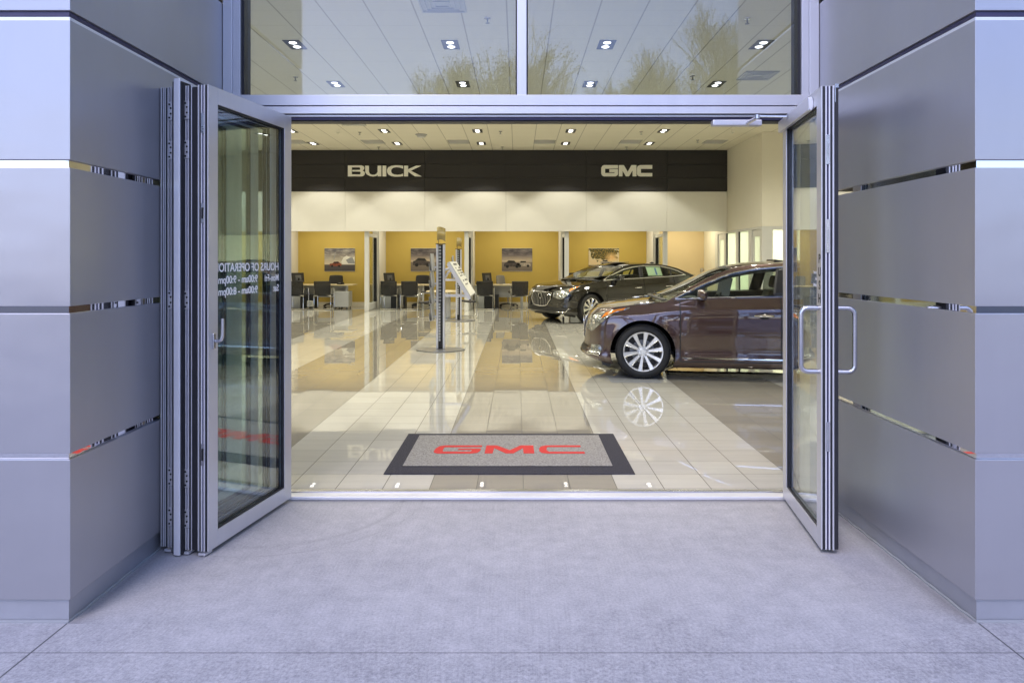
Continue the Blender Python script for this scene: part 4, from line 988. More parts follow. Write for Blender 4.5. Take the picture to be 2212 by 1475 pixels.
def picture(x, label, pm, cars):
    z0, z1 = 1.128, 1.862
    r = empty('wall_picture', (x,YB-0.001,0), 0, label, 'picture', 'framed vehicle pictures on the ochre wall')
    B('print', pm, r, (-0.492,0.492,-0.02,-0.004,z0,z1))
    B('mount_edge', M['paper'], r, (-0.498,0.498,-0.0195,-0.0035,z1+0.0005,z1+0.008), (-0.498,0.498,-0.0195,-0.0035,z0-0.008,z0-0.0005))
    for (cx_, cz, s, cm, fl) in cars:
        b = MB(); cardraw(b, cx_, z0+cz, s, fl); c = b.build('printed_car', cm, r, fixn=True)
        b = MB(); wheels(b, cx_, z0+cz, s); windows_(b, cx_, z0+cz, s, fl); b.build('printed_wheels', M['black'], c, fixn=True)
    return r
SCY = 1.5/100
pcol = mat('printed red car', (0.25,0.065,0.035), 0.5, 0, 0.5, 30); pdark = mat('printed dark truck', (0.075,0.06,0.055), 0.5, 0, 0.6, 25); plight = mat('printed light truck', (0.42,0.36,0.29), 0.5, 0, 0.5, 25)
p1 = picture((734.5-1118)*SCY, 'picture of a red car before a swooping white building', sky_print('print storm sky', (0.05,0.05,0.09), (0.30,0.27,0.24), (0.70,0.62,0.46), (0.06,0.055,0.06), (0.62,0.58,0.50), 0.30), [(-0.13,0.22,0.19,pcol,1)])
b = MB()
b.prism([(0.05,0.30),(0.12,0.44),(0.22,0.50),(0.40,0.44),(0.485,0.47),(0.485,0.22),(0.10,0.22)], lambda u, v, w: (u,w,1.128+v), -0.0214, -0.0202); b.build('printed_building', M['paper'], p1, fixn=True)
b = MB(); b.prism([(0.20,0.36),(0.34,0.44),(0.42,0.44),(0.485,0.30),(0.485,0.24),(0.28,0.25)], lambda u, v, w: (u,w,1.128+v), -0.0226, -0.0216); b.prism([(-0.20,0.38),(-0.17,0.38),(-0.12,0.62),(-0.14,0.62)], lambda u, v, w: (u,w,1.128+v), -0.0226, -0.0216); b.build('printed_detail', M['grey_lam'], p1, fixn=True)
skyg = sky_print('print dusk sky', (0.035,0.03,0.04), (0.12,0.10,0.10), (0.66,0.54,0.38), (0.17,0.14,0.11), (0.30,0.26,0.24), 0.42)
picture((920.5-1118)*SCY, 'picture of one dark truck, half behind the nearer stand', skyg, [(-0.12,0.28,0.30,pdark,-1)])
picture((1117-1118)*SCY, 'picture of a dark and a pale truck under a grey sky', skyg, [(-0.16,0.22,0.26,pdark,-1),(0.22,0.23,0.22,plight,-1)])
picture((1304-1118)*SCY, 'picture of a sunlit tree and white car above the black saloon', sky_print('print sunset trees', (0.62,0.60,0.50), (0.70,0.55,0.30), (0.80,0.62,0.35), (0.16,0.11,0.05), (0.75,0.70,0.5), 0.28, (0.06,0.06,0.02)), [(0.06,0.28,0.17,plight,-1)])
# ------------------------------------------------------------------ cars
def interp(pts, x):
    """smooth (monotone-ish) interpolation through (x, v) points"""
    if x <= pts[0][0]: return pts[0][1]
    if x >= pts[-1][0]: return pts[-1][1]
    for i in range(len(pts)-1):
        if pts[i][0] <= x <= pts[i+1][0]:
            x0, y0 = pts[i]; x1, y1 = pts[i+1]; h = x1-x0; t = (x-x0)/h
            def slope(k):
                if k <= 0 or k >= len(pts)-1: 
                    a, b = (0,1) if k <= 0 else (len(pts)-2, len(pts)-1)
                    return (pts[b][1]-pts[a][1])/(pts[b][0]-pts[a][0])
                d0 = (pts[k][1]-pts[k-1][1])/(pts[k][0]-pts[k-1][0]); d1 = (pts[k+1][1]-pts[k][1])/(pts[k+1][0]-pts[k][0])
                if d0*d1 <= 0: return 0
                return 2*d0*d1/(d0+d1)
            m0, m1 = slope(i)*h, slope(i+1)*h
            return y0*(2*t**3-3*t**2+1)+m0*(t**3-2*t**2+t)+y1*(-2*t**3+3*t**2)+m1*(t**3-t**2)

class Car:
    NE = 2.5
    def __init__(s, **k):
        s.__dict__.update(k)
    # lower body surface
    def z(s, x, f): return interp(s.zbot, x)*(1-f)+interp(s.ztop, x)*f
    def w(s, x, f): return s.W*interp(s.wf, f)*interp(s.plan, x)
    def front(s, th, f, off=0.0):
        """th 0 at the nose centre .. 1 where the flank starts; returns x,y,z for the -y side"""
        a = s.fa; n = s.NE; q = th*PI/2
        xf = interp(s.nose, f); ww = s.w(xf+a, f)
        x = xf+a*(1-max(0,math.cos(q))**(2/n)); y = ww*max(0,math.sin(q))**(2/n)
        p = Vector((x, -y, s.z(x, f)))
        if off:
            nrm = Vector((-max(0,math.cos(q))**(2-2/n)/a, -max(1e-6,math.sin(q))**(2-2/n)/ww, 0)).normalized(); p += nrm*off
        return p
    def rear(s, th, f, off=0.0):
        a = s.ra; n = s.NE; q = th*PI/2
        xr = interp(s.tail, f); ww = s.w(xr-a, f)
        x = xr-a*(1-max(0,math.cos(q))**(2/n)); y = ww*max(0,math.sin(q))**(2/n)
        p = Vector((x, -y, s.z(x, f)))
        if off:
            nrm = Vector((max(0,math.cos(q))**(2-2/n)/a, -max(1e-6,math.sin(q))**(2-2/n)/ww, 0)).normalized(); p += nrm*off
        return p
    def flank(s, x, f, off=0.0):
        return Vector((x, -s.w(x, f)-off, s.z(x, f)))
    def flank_z(s, x, z, off=0.0):
        zb, zt = interp(s.zbot, x), interp(s.ztop, x); f = (z-zb)/(zt-zb)
        return Vector((x, -s.w(x, f)-off, z))
    def P(s, u, f, off=0.0):
        """u in 0..1 nose arc, 1..2 flank, 2..3 tail arc"""
        if u <= 1: return s.front(u, f, off)
        if u >= 2: return s.rear(3-u, f, off)
        x0 = interp(s.nose, f)+s.fa; x1 = interp(s.tail, f)-s.ra
        return s.flank(x0+(x1-x0)*(u-1), f, off)
    # greenhouse side surface
    def gy(s, x, z):
        zb = interp(s.ztop, x); yb = s.w(x, 1.0)
        h = max(0, z-zb); return yb-s.lean*h-0.16*h*h
    def edge(s, t):
        x = interp(s.ex, t); z = interp(s.ez, t); return Vector((x, -s.gy(x, z)+interp(s.ei, t), z))

def mirror_y(p, sg): return (p[0], p[1]*sg, p[2])

def build_wheel(car, style, steer=0):
    """returns an Empty; outer face on local -y"""
    r = bpy.data.objects.new('wheel', None); COL.objects.link(r); r.empty_display_size = 0.1
    Rt, wd, Rr = car.rt, 0.225, car.rr
    MY = Matrix.Rotation(R(90), 4, 'X')   # local z -> -y
    b = MB()
    prof = [(Rr-0.01,-wd/2+0.02),(Rr+0.01,-wd/2+0.002),(Rt-0.055,-wd/2-0.003),(Rt-0.02,-wd/2+0.012),(Rt-0.006,-wd/2+0.03),(Rt,-wd/2+0.05)]
    for k in range(4):
        q = -wd/2+0.06+k*0.032
        prof += [(Rt,q),(Rt-0.006,q+0.003),(Rt-0.006,q+0.008),(Rt,q+0.011)]
    prof += [(Rt,wd/2-0.05),(Rt-0.006,wd/2-0.03),(Rt-0.02,wd/2-0.012),(Rt-0.055,wd/2+0.003),(Rr+0.01,wd/2-0.002),(Rr-0.004,wd/2-0.012)]
    b.lathe(prof, 72, MY)
    for k in range(72):
        a = 2*PI*k/72; 
        for s_ in (-1,1):
            mt_ = Matrix.Rotation(a, 4, 'Y') @ Matrix.Translation((Rt-0.004, s_*(wd/2-0.030), 0)) @ Matrix.Rotation(R(18*s_),4,'X')
            b.box(-0.004,0.0045,-0.017,0.017,-0.0085,0.0085,mt_)
    ty = b.build('tyre', M['rubber'], r, smooth=True, angle=50)
    face = wd/2-0.012
    b = MB()
    b.lathe([(Rr-0.002,-wd/2+0.03),(Rr-0.006,face),(Rr-0.018,face-0.001),(Rr-0.026,face-0.012),(Rr-0.032,face-0.06),(Rr-0.035,-wd/2+0.03)], 64, MY)
    n = 10
    for k in range(n):
        a = 2*PI*k/n+0.157
        Mk = Matrix.Rotation(-a, 4, 'Y')
        r0, r1 = 0.05, Rr-0.012
        w0, wm, w1 = style
        L = []
        for (rr_, ww, dz) in ((r0,w0,0.016),(0.5*(r0+r1),wm,0.010),(r1-0.028,w1,0.004),(r1-0.012,w1*1.25,0.002),(r1,w1*1.6,0.0)):
            # curved blade section: edges set back
            L.append([Mk @ Vector((rr_, -(face-0.006-dz+0.012), -ww)), Mk @ Vector((rr_, -(face-0.001-dz), -ww*0.72)), Mk @ Vector((rr_, -(face-0.001-dz), ww*0.72)), Mk @ Vector((rr_, -(face-0.006-dz+0.012), ww)),
                      Mk @ Vector((rr_, -(face-0.06), ww*0.9)), Mk @ Vector((rr_, -(face-0.06), -ww*0.9)), Mk @ Vector((rr_, -(face-0.006-dz+0.012), -ww))])
        b.grid(L)
    b.lathe([(0,face-0.012),(0.03,face-0.012),(0.034,face-0.017),(0.070,face-0.020),(0.078,face-0.034),(0.078,face-0.07)], 40, MY)
    rim = b.build('rim', M[car.rim_mat], r, smooth=True, angle=30, fixn=True)
    b = MB()
    for k in range(5):
        a = 2*PI*k/5+0.3142; p = Vector((0.057*math.cos(a), -(face-0.019), 0.057*math.sin(a))); b.tube([p, p+Vector((0,-0.006,0))], 0.0115, 10)
    b.build('lug_recess', M['black'], rim)
    b = MB()
    for k in range(5):
        a = 2*PI*k/5+0.3142; p = Vector((0.057*math.cos(a), -(face-0.017), 0.057*math.sin(a))); b.tube([p, p+Vector((0,-0.008,0))], 0.0075, 6)
    b.build('lug_nut', M['chrome'], rim)
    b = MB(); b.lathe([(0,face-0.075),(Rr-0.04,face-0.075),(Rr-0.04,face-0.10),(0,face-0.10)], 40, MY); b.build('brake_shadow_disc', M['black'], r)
    b = MB(); b.lathe([(0.07,face-0.070),(0.145,face-0.070),(0.145,face-0.0745),(0.07,face-0.0745)], 40, MY, closed=True); b.build('brake_disc', M['grey_lam'], r)
    B('brake_caliper', M['grey_lam'], r, (-0.165,-0.10,-(face-0.05),-(face-0.08),-0.06,0.06), bevel=0.01)
    return r

def patch(car, us, lo, hi, nu, nf, off, sg=-1):
    rows_ = []
    for i in range(nu+1):
        u = us[0]+(us[1]-us[0])*i/nu; t = i/nu
        f0, f1 = interp(lo, t), interp(hi, t)
        rows_.append([mirror_y(car.P(u, f0+(f1-f0)*j/nf, off), -sg) for j in range(nf+1)])
    return rows_

def make_car(car, name, label):
    root = empty(name, (0,0,0), 0, label, 'car')
    paint = M[car.paint]
    xa = (0.0, car.wb); za = car.rt-0.008; ra = car.arch
    # columns of the half outline
    cols = [('f', k/22) for k in range(22)]
    xs0 = None
    dx = 0.0255
    def flank_cols(f):
        x0 = interp(car.nose, f)+car.fa; x1 = interp(car.tail, f)-car.ra
        return x0, x1
    # flank columns share absolute x except close to the ends
    xL, xR = -0.36, car.wb+0.42
    nx = int(round((xR-xL)/dx)); xg = [xL+(xR-xL)*k/nx for k in range(nx+1)]
    def snapx(v): return min(xg, key=lambda q: abs(q-v))
    nf = 34
    fs = sorted(set([k/nf for k in range(nf+1)] + list(car.creases)))
    def point(ci, f):
        kind, v = ci
        if kind == 'f': return car.front(v, f)
        if kind == 'g':   # blend zone between nose arc and fixed columns
            x0, x1 = flank_cols(f); return car.flank(x0+(xL-x0)*v, f)
        if kind == 's': return car.flank(v, f)
        if kind == 'h':
            x0, x1 = flank_cols(f); return car.flank(xR+(x1-xR)*v, f)
        return car.rear(v, f)
    allc = cols + [('g', k/4) for k in range(4)] + [('s', x) for x in xg] + [('h', (k+1)/6) for k in range(5)] + [('r', 1-k/18) for k in range(19)]
    G = [[point(c, f) for f in fs] for c in allc]
    door_x = [snapx(v) for v in car.doors]
    # --- sort faces into body and doors, cut the wheel arches
    nC, nF = len(allc), len(fs)
    for sg in (1, -1):
        verts = {}
        def arch_hit(p):
            for c in xa:
                if (p.x-c)**2+(p.z-za)**2 < ra*ra: return c
            return None
        keep = {}
        for i in range(nC-1):
            for j in range(nF-1):
                q = [G[i][j], G[i+1][j], G[i+1][j+1], G[i][j+1]]
                cen = (q[0]+q[1]+q[2]+q[3])/4
                if allc[i][0] in 'fr' : hit = None
                else: hit = arch_hit(cen)
                if hit is None: keep[(i,j)] = True
        # snap the arch rim
        S = {}
        for i in range(nC):
            for j in range(nF):
                adj = [(a,b_) in keep for a in (i-1,i) for b_ in (j-1,j) if 0 <= a < nC-1 and 0 <= b_ < nF-1]
                p = G[i][j].copy()
                if any(adj) and not all(adj):
                    for c in xa:
                        d = math.hypot(p.x-c, p.z-za)
                        if d < ra+0.05 and allc[i][0] in 'gsh' and d > 0.01:
                            k = ra/d; p.x = c+(p.x-c)*k; 
                            if j > 0: p.z = za+(p.z-za)*k
                            if j == 0: p.z = G[i][j].z
                            break
                for c in xa:      # soft flare round the arch
                    d = math.hypot(p.x-c, p.z-za)
                    if d < ra+0.10 and allc[i][0] in 'gsh' and p.z > 0.22: p.y -= 0.010*(1-max(0, d-ra)/0.10)**2
                S[(i,j)] = (p.x, p.y*sg, p.z)
        def emit(name_, sel, parent, m_):
            b = MB(); idx = {}
            for (i,j) in keep:
                if not sel(i, j): continue
                fc = []
                for a, c in ((i,j),(i+1,j),(i+1,j+1),(i,j+1)):
                    if (a,c) not in idx: idx[(a,c)] = len(b.v); b.v.append(S[(a,c)])
                    fc.append(idx[(a,c)])
                b.f.append(tuple(fc[::-1] if sg == 1 else fc)); b.mi.append(0)
            return b
        def door_of(i, j):
            if allc[i][0] != 's' or allc[i+1][0] != 's': return -1
            x = (allc[i][1]+allc[i+1][1])/2
            if fs[j] < car.sill_f-1e-6: return -1
            for k in range(2):
                if door_x[k] < x < door_x[k+1]:
                    return k
            return -1
        if sg == 1:
            bodyA = emit('body', lambda i, j: door_of(i, j) < 0, root, paint)
        else:
            bodyB = emit('body', lambda i, j: door_of(i, j) < 0, root, paint)
        for k in range(2):
            db = emit('door', lambda i, j: door_of(i, j) == k, root, paint)
            d = db.build('door', paint, root, smooth=True, angle=60)
            # handle
            hx = door_x[k+1]-0.20; hz = car.handle_z+0.02*k
            hb = MB(); p0 = car.flank_z(hx-0.11, hz, 0.0); 
            pts = []
            for q in range(9):
                t = q/8; x = hx-0.115+0.23*t; o_ = 0.046*math.sin(PI*min(1,max(0,(t*1.0))))**0.5 if 0 < t < 1 else 0.002
                p = car.flank_z(x, hz+0.006*math.sin(PI*t), o_); pts.append((p.x, p.y*sg, p.z))
            hb.tube(pts, [0.009,0.013,0.016,0.017,0.017,0.017,0.016,0.013,0.009], 8); hb.build('door_handle', M['chrome'], d, smooth=True)
            cb_ = MB(); ring = []
            c_ = car.flank_z(hx, hz, 0.0)
            rows_ = []
            for i_ in range(5):
                rr_ = (0.0001+i_/4)
                rows_.append([mirror_y(car.flank_z(hx+0.062*rr_*math.cos(a_*PI/8), hz-0.002+0.042*rr_*math.sin(a_*PI/8), 0.012-0.0010*i_), sg) for a_ in range(17)])
            cb_.grid(rows_); cb_.build('handle_recess', M['black'], d, smooth=True)
    # merge the two halves of the body
    b = MB(); b.v = bodyA.v[:]; n = len(b.v); b.v += bodyB.v; b.f = bodyA.f[:]+[tuple(q+n for q in f) for f in bodyB.f]; b.mi = [0]*len(b.f)
    # hood and deck surfaces
    def top_surface(cs, xc_):
        idx = [i for i, c in enumerate(allc) if c[0] in cs and xc_(G[i][-1].x)]
        rows_ = []
        for i in idx:
            e = G[i][-1]; rw_ = []
            zc = interp(car.ctop, e.x); we = max(1e-4, abs(e.y))
            full = car.w(max(e.x, -0.3) if 'f' in cs else min(e.x, car.wb+0.3), 1.0)
            for k in range(21):
                t = -1+2*k/20
                prof = (1-abs(t)**2.6)
                crease = -0.010*math.exp(-((abs(t)-0.70)/0.10)**2)
                rise = (zc-e.z)*min(1, (we/full)**1.0)
                rw_.append((e.x, -e.y*t*-1 if False else we*t, e.z+rise*prof+crease*prof))
            rows_.append(rw_)
        return rows_
    hood = top_surface('fgs', lambda x: x <= car.cowl+0.12)
    b.grid(hood); deck = top_surface('shr', lambda x: x >= car.deck-0.05)
    b.grid(deck)
    body = b.build('body', paint, root, smooth=True, angle=38, merge=0.0004)
    bm = bmesh.new(); bm.from_mesh(body.data); bmesh.ops.recalc_face_normals(bm, faces=bm.faces); bm.to_mesh(body.data); bm.free()
    # wheel housings and arch lips, underside
    b = MB()
    for c in xa:
        for sg in (1,-1):
            rows_ = []
            for k in range(33):
                a = PI*(-0.12+1.24*k/32); x = c+ra*math.cos(a); z = max(za+ra*math.sin(a), 0.12)
                y = (-car.w(x, 0.35)+0.002)*1.0
                y = -car.w(x, max(0.0,min(1,(z-interp(car.zbot,x))/(interp(car.ztop,x)-interp(car.zbot,x)))))-0.010+0.0005
                rows_.append([(x, y*sg, z), (c+(ra+0.001)*math.cos(a), (y+0.03)*sg, za+(ra+0.001)*math.sin(a)), (c+(ra+0.035)*math.cos(a), (y+0.06)*sg, za+(ra+0.035)*math.sin(a)), (c+(ra+0.035)*math.cos(a), -0.45*sg, za+(ra+0.035)*math.sin(a))])
            b = MB(); b.grid(rows_)
            b.quad(*[(c+(ra+0.0345)*math.cos(PI*k/10), -0.4505*sg, za+(ra+0.0345)*math.sin(PI*k/10)) for k in range(11)])
            b.build('wheel_housing', M['black'], root, smooth=True, solid=0.003, merge=0.0008)
    b = MB()
    b.box(ra+0.02, car.wb-ra-0.02, -car.W*0.86, car.W*0.86, interp(car.zbot,0.9)+0.02, interp(car.zbot,0.9)+0.06)
    b.box(-0.62, -ra-0.02, -0.62, 0.62, 0.235, 0.27); b.box(car.wb+ra+0.02, car.wb+0.75, -0.6, 0.6, 0.25, 0.29); b.box(-ra, ra, -0.45, 0.45, 0.26, 0.30); b.box(car.wb-ra, car.wb+ra, -0.45, 0.45, 0.28, 0.32)
    b.tube([(0.5,-0.2,0.20),(car.wb-0.3,-0.2,0.20)], 0.04, 8)
    b.build('underbody', M['black'], root)
    b = MB(); b.prism([(-0.50,0.16),(-0.40,0.14),(-0.40,0.26),(-0.53,0.26)], lambda u, v, w: (u, w, v), -car.W*0.9, -car.W*0.55); b.prism([(-0.50,0.16),(-0.40,0.14),(-0.40,0.26),(-0.53,0.26)], lambda u, v, w: (u, w, v), car.W*0.55, car.W*0.9)
    b.build('air_dam', M['black'], root, fixn=True)
    # --- greenhouse
    nt_ = 90; E = [car.edge(k/nt_) for k in range(nt_+1)]
    th, tr = car.t_head, car.t_rear       # parameter where windscreen meets roof, roof meets rear glass
    def across(t0, t1, n, crown, bow, inset=0.0):
        rows_ = []
        for k in range(n+1):
            t = t0+(t1-t0)*k/n; e = car.edge(t)
            rw_ = []
            for j in range(25):
                v = -1+2*j/24; q = 1-abs(v)**2.2
                rw_.append((e.x+interp(bow, t)*q, e.y*(1-inset)*v*-1, e.z+interp(crown, t)*q))
            rows_.append(rw_)
        return rows_
    b = MB(); b.grid(across(0.0, th, 14, car.crown, car.bow, 0.012)); b.build('windscreen', M['glass_car'], root, smooth=True)
    b = MB(); b.grid(across(th, tr, 26, car.crown, car.bow)); b.build('roof', paint, root, smooth=True, solid=0.012, fixn=True)
    b = MB(); b.grid(across(tr, 1.0, 14, car.crown, car.bow, 0.012)); b.build('rear_window', M['glass_dark'], root, smooth=True)
    # headliner / screen surround
    b = MB(); lin = across(th-0.015, th+0.02, 2, [(k, v+0.004) for k, v in car.crown], car.bow, 0.01); b.grid([[ (p[0],p[1],p[2]-0.003) for p in r_] for r_ in lin]); b.build('screen_band', M['black'], root, smooth=True)
    # side glass openings
    dt, dbm = car.dlo_top, car.dlo_bot
    x0, x1 = dt[0][0], dt[-1][0]
    def ztopw(x): return interp(dt, x)
    def zbotw(x): return interp(dbm, x)
    XS = [x0+(x1-x0)*(k/80) for k in range(81)]
    for sg in (1,-1):
        fixm = lambda p: (p[0], p[1]*sg, p[2])
        # painted strip between glass top and roof edge
        rows_ = []
        exs = [(car.edge(k/nt_)) for k in range(nt_+1)]
        def edge_at_x(x):
            for k in range(nt_):
                if exs[k].x <= x <= exs[k+1].x:
                    t = (x-exs[k].x)/max(1e-6, exs[k+1].x-exs[k].x); return exs[k].lerp(exs[k+1], t)
            return exs[0] if x < exs[0].x else exs[-1]
        XP = sorted(XS+[exs[0].x+(x0-exs[0].x)*k/6 for k in range(6)]+[x1+(exs[-1].x-x1)*(k+1)/14 for k in range(14)])
        for x in XP:
            e = edge_at_x(x)
            if x < x0: zb = interp(car.ztop, x)-0.012
            elif x > x1: zb = interp(car.ztop, x)-0.012
            else: zb = ztopw(x)
            zb = min(zb, e.z)
            rows_.append([fixm((x, -car.gy(x, zb+(e.z-zb)*j/4)*(1-j/4)+e.y*(j/4), zb+(e.z-zb)*j/4)) for j in range(5)])
        b = MB(); b.grid(rows_, flip=sg == 1); b.build('roof_pillar', paint, root, smooth=True, solid=0.006)
        # strip of body between belt and glass bottom
        rows_ = [[fixm((x, -car.gy(x, interp(car.ztop,x)), interp(car.ztop,x)-0.012)), fixm((x, -car.gy(x, zbotw(x)), zbotw(x)))] for x in XS]
        b = MB(); b.grid(rows_); b.build('belt_strip', paint, root, smooth=True, solid=0.004)
        # windows between pillars
        segs_ = [(x0, car.pillars[0][0]), (car.pillars[0][1], car.pillars[1][0]), (car.pillars[1][1], x1)]
        for k, (a, c) in enumerate(segs_):
            rows_ = []
            for i in range(25):
                x = a+(c-a)*i/24; zb, zt = zbotw(x), max(zbotw(x)+0.002, ztopw(x))
                rows_.append([fixm((x, -car.gy(x, zb+(zt-zb)*j/8)+0.006, zb+(zt-zb)*j/8)) for j in range(9)])
            b = MB(); b.grid(rows_); b.build('side_window', M['glass_car'] if k == 0 or car.open_rear else M['glass_dark'], root, smooth=True)
        for (a, c, slant) in ((car.pillars[0][0], car.pillars[0][1], 0.07), (car.pillars[1][0], car.pillars[1][1], 0.05)):
            rows_ = []
            for i in range(5):
                rw_ = []
                for j in range(9):
                    x = a+(c-a)*i/4; zb, zt = zbotw(x), ztopw(x); z = zb+(zt-zb)*j/8; xx = x+slant*(j/8-0.5)
                    rw_.append(fixm((xx, -car.gy(xx, z)-0.001, z)))
                rows_.append(rw_)
            b = MB(); b.grid(rows_); b.build('window_pillar', M['softblack'], root, smooth=True, solid=0.012)
        # inner black frame behind the glass edge
        for nm, fz in (('window_frame', 1),):
            rows_ = []
            for x in XS:
                zt = ztopw(x); zb = zbotw(x); d_ = min(0.05, (zt-zb)*0.5)
                rows_.append([fixm((x, -car.gy(x, zt)+0.004, zt)), fixm((x, -car.gy(x, zt-d_)+0.016, zt-d_)), fixm((x, -car.gy(x, zt-d_)+0.09, zt-d_+0.01))])
            b = MB(); b.grid(rows_)
            rows_ = [[fixm((x, -car.gy(x, zbotw(x))+0.007, zbotw(x)+0.0)), fixm((x, -car.gy(x, zbotw(x))+0.007, zbotw(x)+0.018)), fixm((x, -car.gy(x, zbotw(x))+0.10, zbotw(x)+0.005)), fixm((x, -car.gy(x, zbotw(x))+0.12, zbotw(x)-0.25))] for x in XS]
            b.grid(rows_)
            b.build(nm, M['black'], root, smooth=True)
        # bright trim round the side glass
        path = [fixm((x, -car.gy(x, zbotw(x))-0.003, zbotw(x))) for x in XS[::2]]
        top = [fixm((x, -car.gy(x, ztopw(x))-0.003, ztopw(x))) for x in XS[::2]]
        b = MB(); b.tube(path, 0.012, 6); b.tube(top, 0.015, 6)
        b.build('window_trim', M['chrome'], root, smooth=True)
        # shut lines
        gap = MB()
        def ribbon(pts, wd_=0.013):
            for (p, q) in zip(pts[:-1], pts[1:]):
                d_ = (Vector(q)-Vector(p)); t_ = Vector((d_.z, 0, -d_.x)).normalized()*wd_/2
                gap.quad(fixm(Vector(p)-t_), fixm(Vector(q)-t_), fixm(Vector(q)+t_), fixm(Vector(p)+t_))
        for k in range(3):
            xx = door_x[k]
            ribbon([car.flank(xx, car.sill_f+(1-car.sill_f)*j/24, 0.0035) for j in range(25)])
        ribbon([car.flank(door_x[0]+(door_x[2]-door_x[0])*j/40, car.sill_f, 0.0035) for j in range(41)])
        gap.build('door_gap', M['black'], root)
        # lower chrome strip
        st = MB(); rows_ = []
        for j in range(49):
            x = door_x[0]+0.02+(car.wb-ra-0.06-door_x[0])*j/48
            rows_.append([fixm(car.flank_z(x, car.strip_z-0.013, 0.0015)), fixm(car.flank_z(x, car.strip_z-0.006, 0.012)), fixm(car.flank_z(x, car.strip_z+0.006, 0.012)), fixm(car.flank_z(x, car.strip_z+0.013, 0.0015))])
        if car.strip: st.grid(rows_); st.build('sill_trim', M['chrome'], root, smooth=True)
        # headlamps
        b = MB(); b.grid(patch(car, car.hl_u, car.hl_lo, car.hl_hi, 16, 6, 0.004, -sg)); hl = b.build('headlight', M['headlamp'], root, smooth=True)
        b = MB(); b.grid(patch(car, (car.hl_u[0]+(car.hl_u[1]-car.hl_u[0])*0.66, car.hl_u[1]-0.02*(car.hl_u[1]-car.hl_u[0])), [(0,interp(car.hl_lo,0.66)+0.50*(interp(car.hl_hi,0.66)-interp(car.hl_lo,0.66))),(1,interp(car.hl_lo,0.98))],
                                    [(0,interp(car.hl_hi,0.66)-0.02),(1,interp(car.hl_hi,0.98))], 10, 4, 0.007, -sg)); b.build('indicator_lens', M['orange'], hl, smooth=True)
        b = MB()
        for t_ in (0.22, 0.42):
            u = car.hl_u[0]+(car.hl_u[1]-car.hl_u[0])*t_; f = (interp(car.hl_lo,t_)+interp(car.hl_hi,t_))/2
            p = Vector(fixm(car.P(u, f, 0.006))); p2 = Vector(fixm(car.P(u, f, 0.016)))
            dd = (p2-p).normalized(); b.tube([p, p+dd*0.004], [0.034,0.028], 16)
        b.build('projector', M['chrome'], hl, smooth=True)
        # front lower corner: fog lamp recess with bright trim
        b = MB(); b.grid(patch(car, (car.fog_u[0], car.fog_u[1]), [(0,car.fog_f[0]),(1,car.fog_f[0]+0.02)], [(0,car.fog_f[1]),(0.8,car.fog_f[1]+0.02),(1,car.fog_f[0]+0.03)], 10, 4, 0.003, -sg)); fg = b.build('fog_lamp', M['headlamp'] if car.fog_clear else M['black'], root, smooth=True)
        path = [fixm(car.P(car.fog_u[0]+(car.fog_u[1]-car.fog_u[0])*k/10, car.fog_f[0]-0.015+(0.0 if k < 7 else (k-7)*0.03*car.fog_curl), 0.008)) for k in range(11)]
        b = MB(); b.tube(path, 0.010, 8); b.build('fog_trim', M['chrome'], fg, smooth=True)
        # tail lamps
        b = MB(); b.grid(patch(car, (2.0+car.tl_u[0], 2.0+car.tl_u[1]), [(0,0.80),(1,0.72)], [(0,0.86),(1,0.97)], 10, 5, 0.004, -sg)); b.build('tail_light', M['taillight'], root, smooth=True)
        # mirror
        mx, mz = car.mirror
        yb = -car.gy(mx, mz)
        b = MB(); Mm = Matrix.Translation(fixm((mx-0.01, yb-0.13, mz+0.035)))
        rows_ = []
        for i in range(9):
            a = PI*i/8; rr_ = math.sin(a)**0.55; rows_.append([tuple(Mm @ Vector((-0.045*math.cos(a)*1.2, rr_*0.105*math.cos(2*PI*j/14), rr_*0.068*math.sin(2*PI*j/14)+0.01*math.cos(a)))) for j in range(15)])
        b.grid(rows_); mm_ = b.build('door_mirror', paint, root, smooth=True, fixn=True)
        b = MB(); b.tube([fixm((mx-0.03, yb+0.01, mz-0.02)), fixm((mx-0.015, yb-0.09, mz-0.008))], [0.022,0.026], 8); b.build('mirror_foot', M['softblack'], mm_, smooth=True)
        B('mirror_indicator', M['headlamp'], mm_, tuple(sorted((mx-0.062, mx-0.02)))+tuple(sorted(((yb-0.20)*sg, (yb-0.06)*sg)))+(mz-0.012, mz+0.004), bevel=0.004)
        B('mirror_glass', M['chrome'], mm_, (mx+0.040, mx+0.044)+tuple(sorted(((yb-0.215)*sg, (yb-0.05)*sg)))+(mz-0.01, mz+0.08))
    # grille
    gu = car.gr_u
    b = MB(); lo = patch(car, (0.0, gu), car.gr_lo, car.gr_hi, 14, 10, 0.003, -1); hi_ = patch(car, (0.0, gu), car.gr_lo, car.gr_hi, 14, 10, 0.003, 1)
    b.grid(lo); b.grid(hi_); gr_ = b.build('grille', M['black'], root, smooth=True)
    b = MB()
    for sgn in (-1,1):
        for k in range(0, 6):
            u = gu*((k+0.6)/6.2)**1.25
            f0, f1 = interp(car.gr_lo, u/gu), interp(car.gr_hi, u/gu)
            b.tube([mirror_y(car.P(u, f0+(f1-f0)*j/6, 0.012), -sgn) for j in range(7)], 0.0045, 6)
    b.build('grille_slats', M['chrome'], gr_, smooth=True)
    ringp = []
    n_ = 14
    for k in range(n_+1): ringp.append(mirror_y(car.P(gu*k/n_, interp(car.gr_hi, k/n_), 0.010), 1))
    for k in range(6): ringp.append(mirror_y(car.P(gu, interp(car.gr_hi,1)+(interp(car.gr_lo,1)-interp(car.gr_hi,1))*(k+1)/7, 0.010), 1))
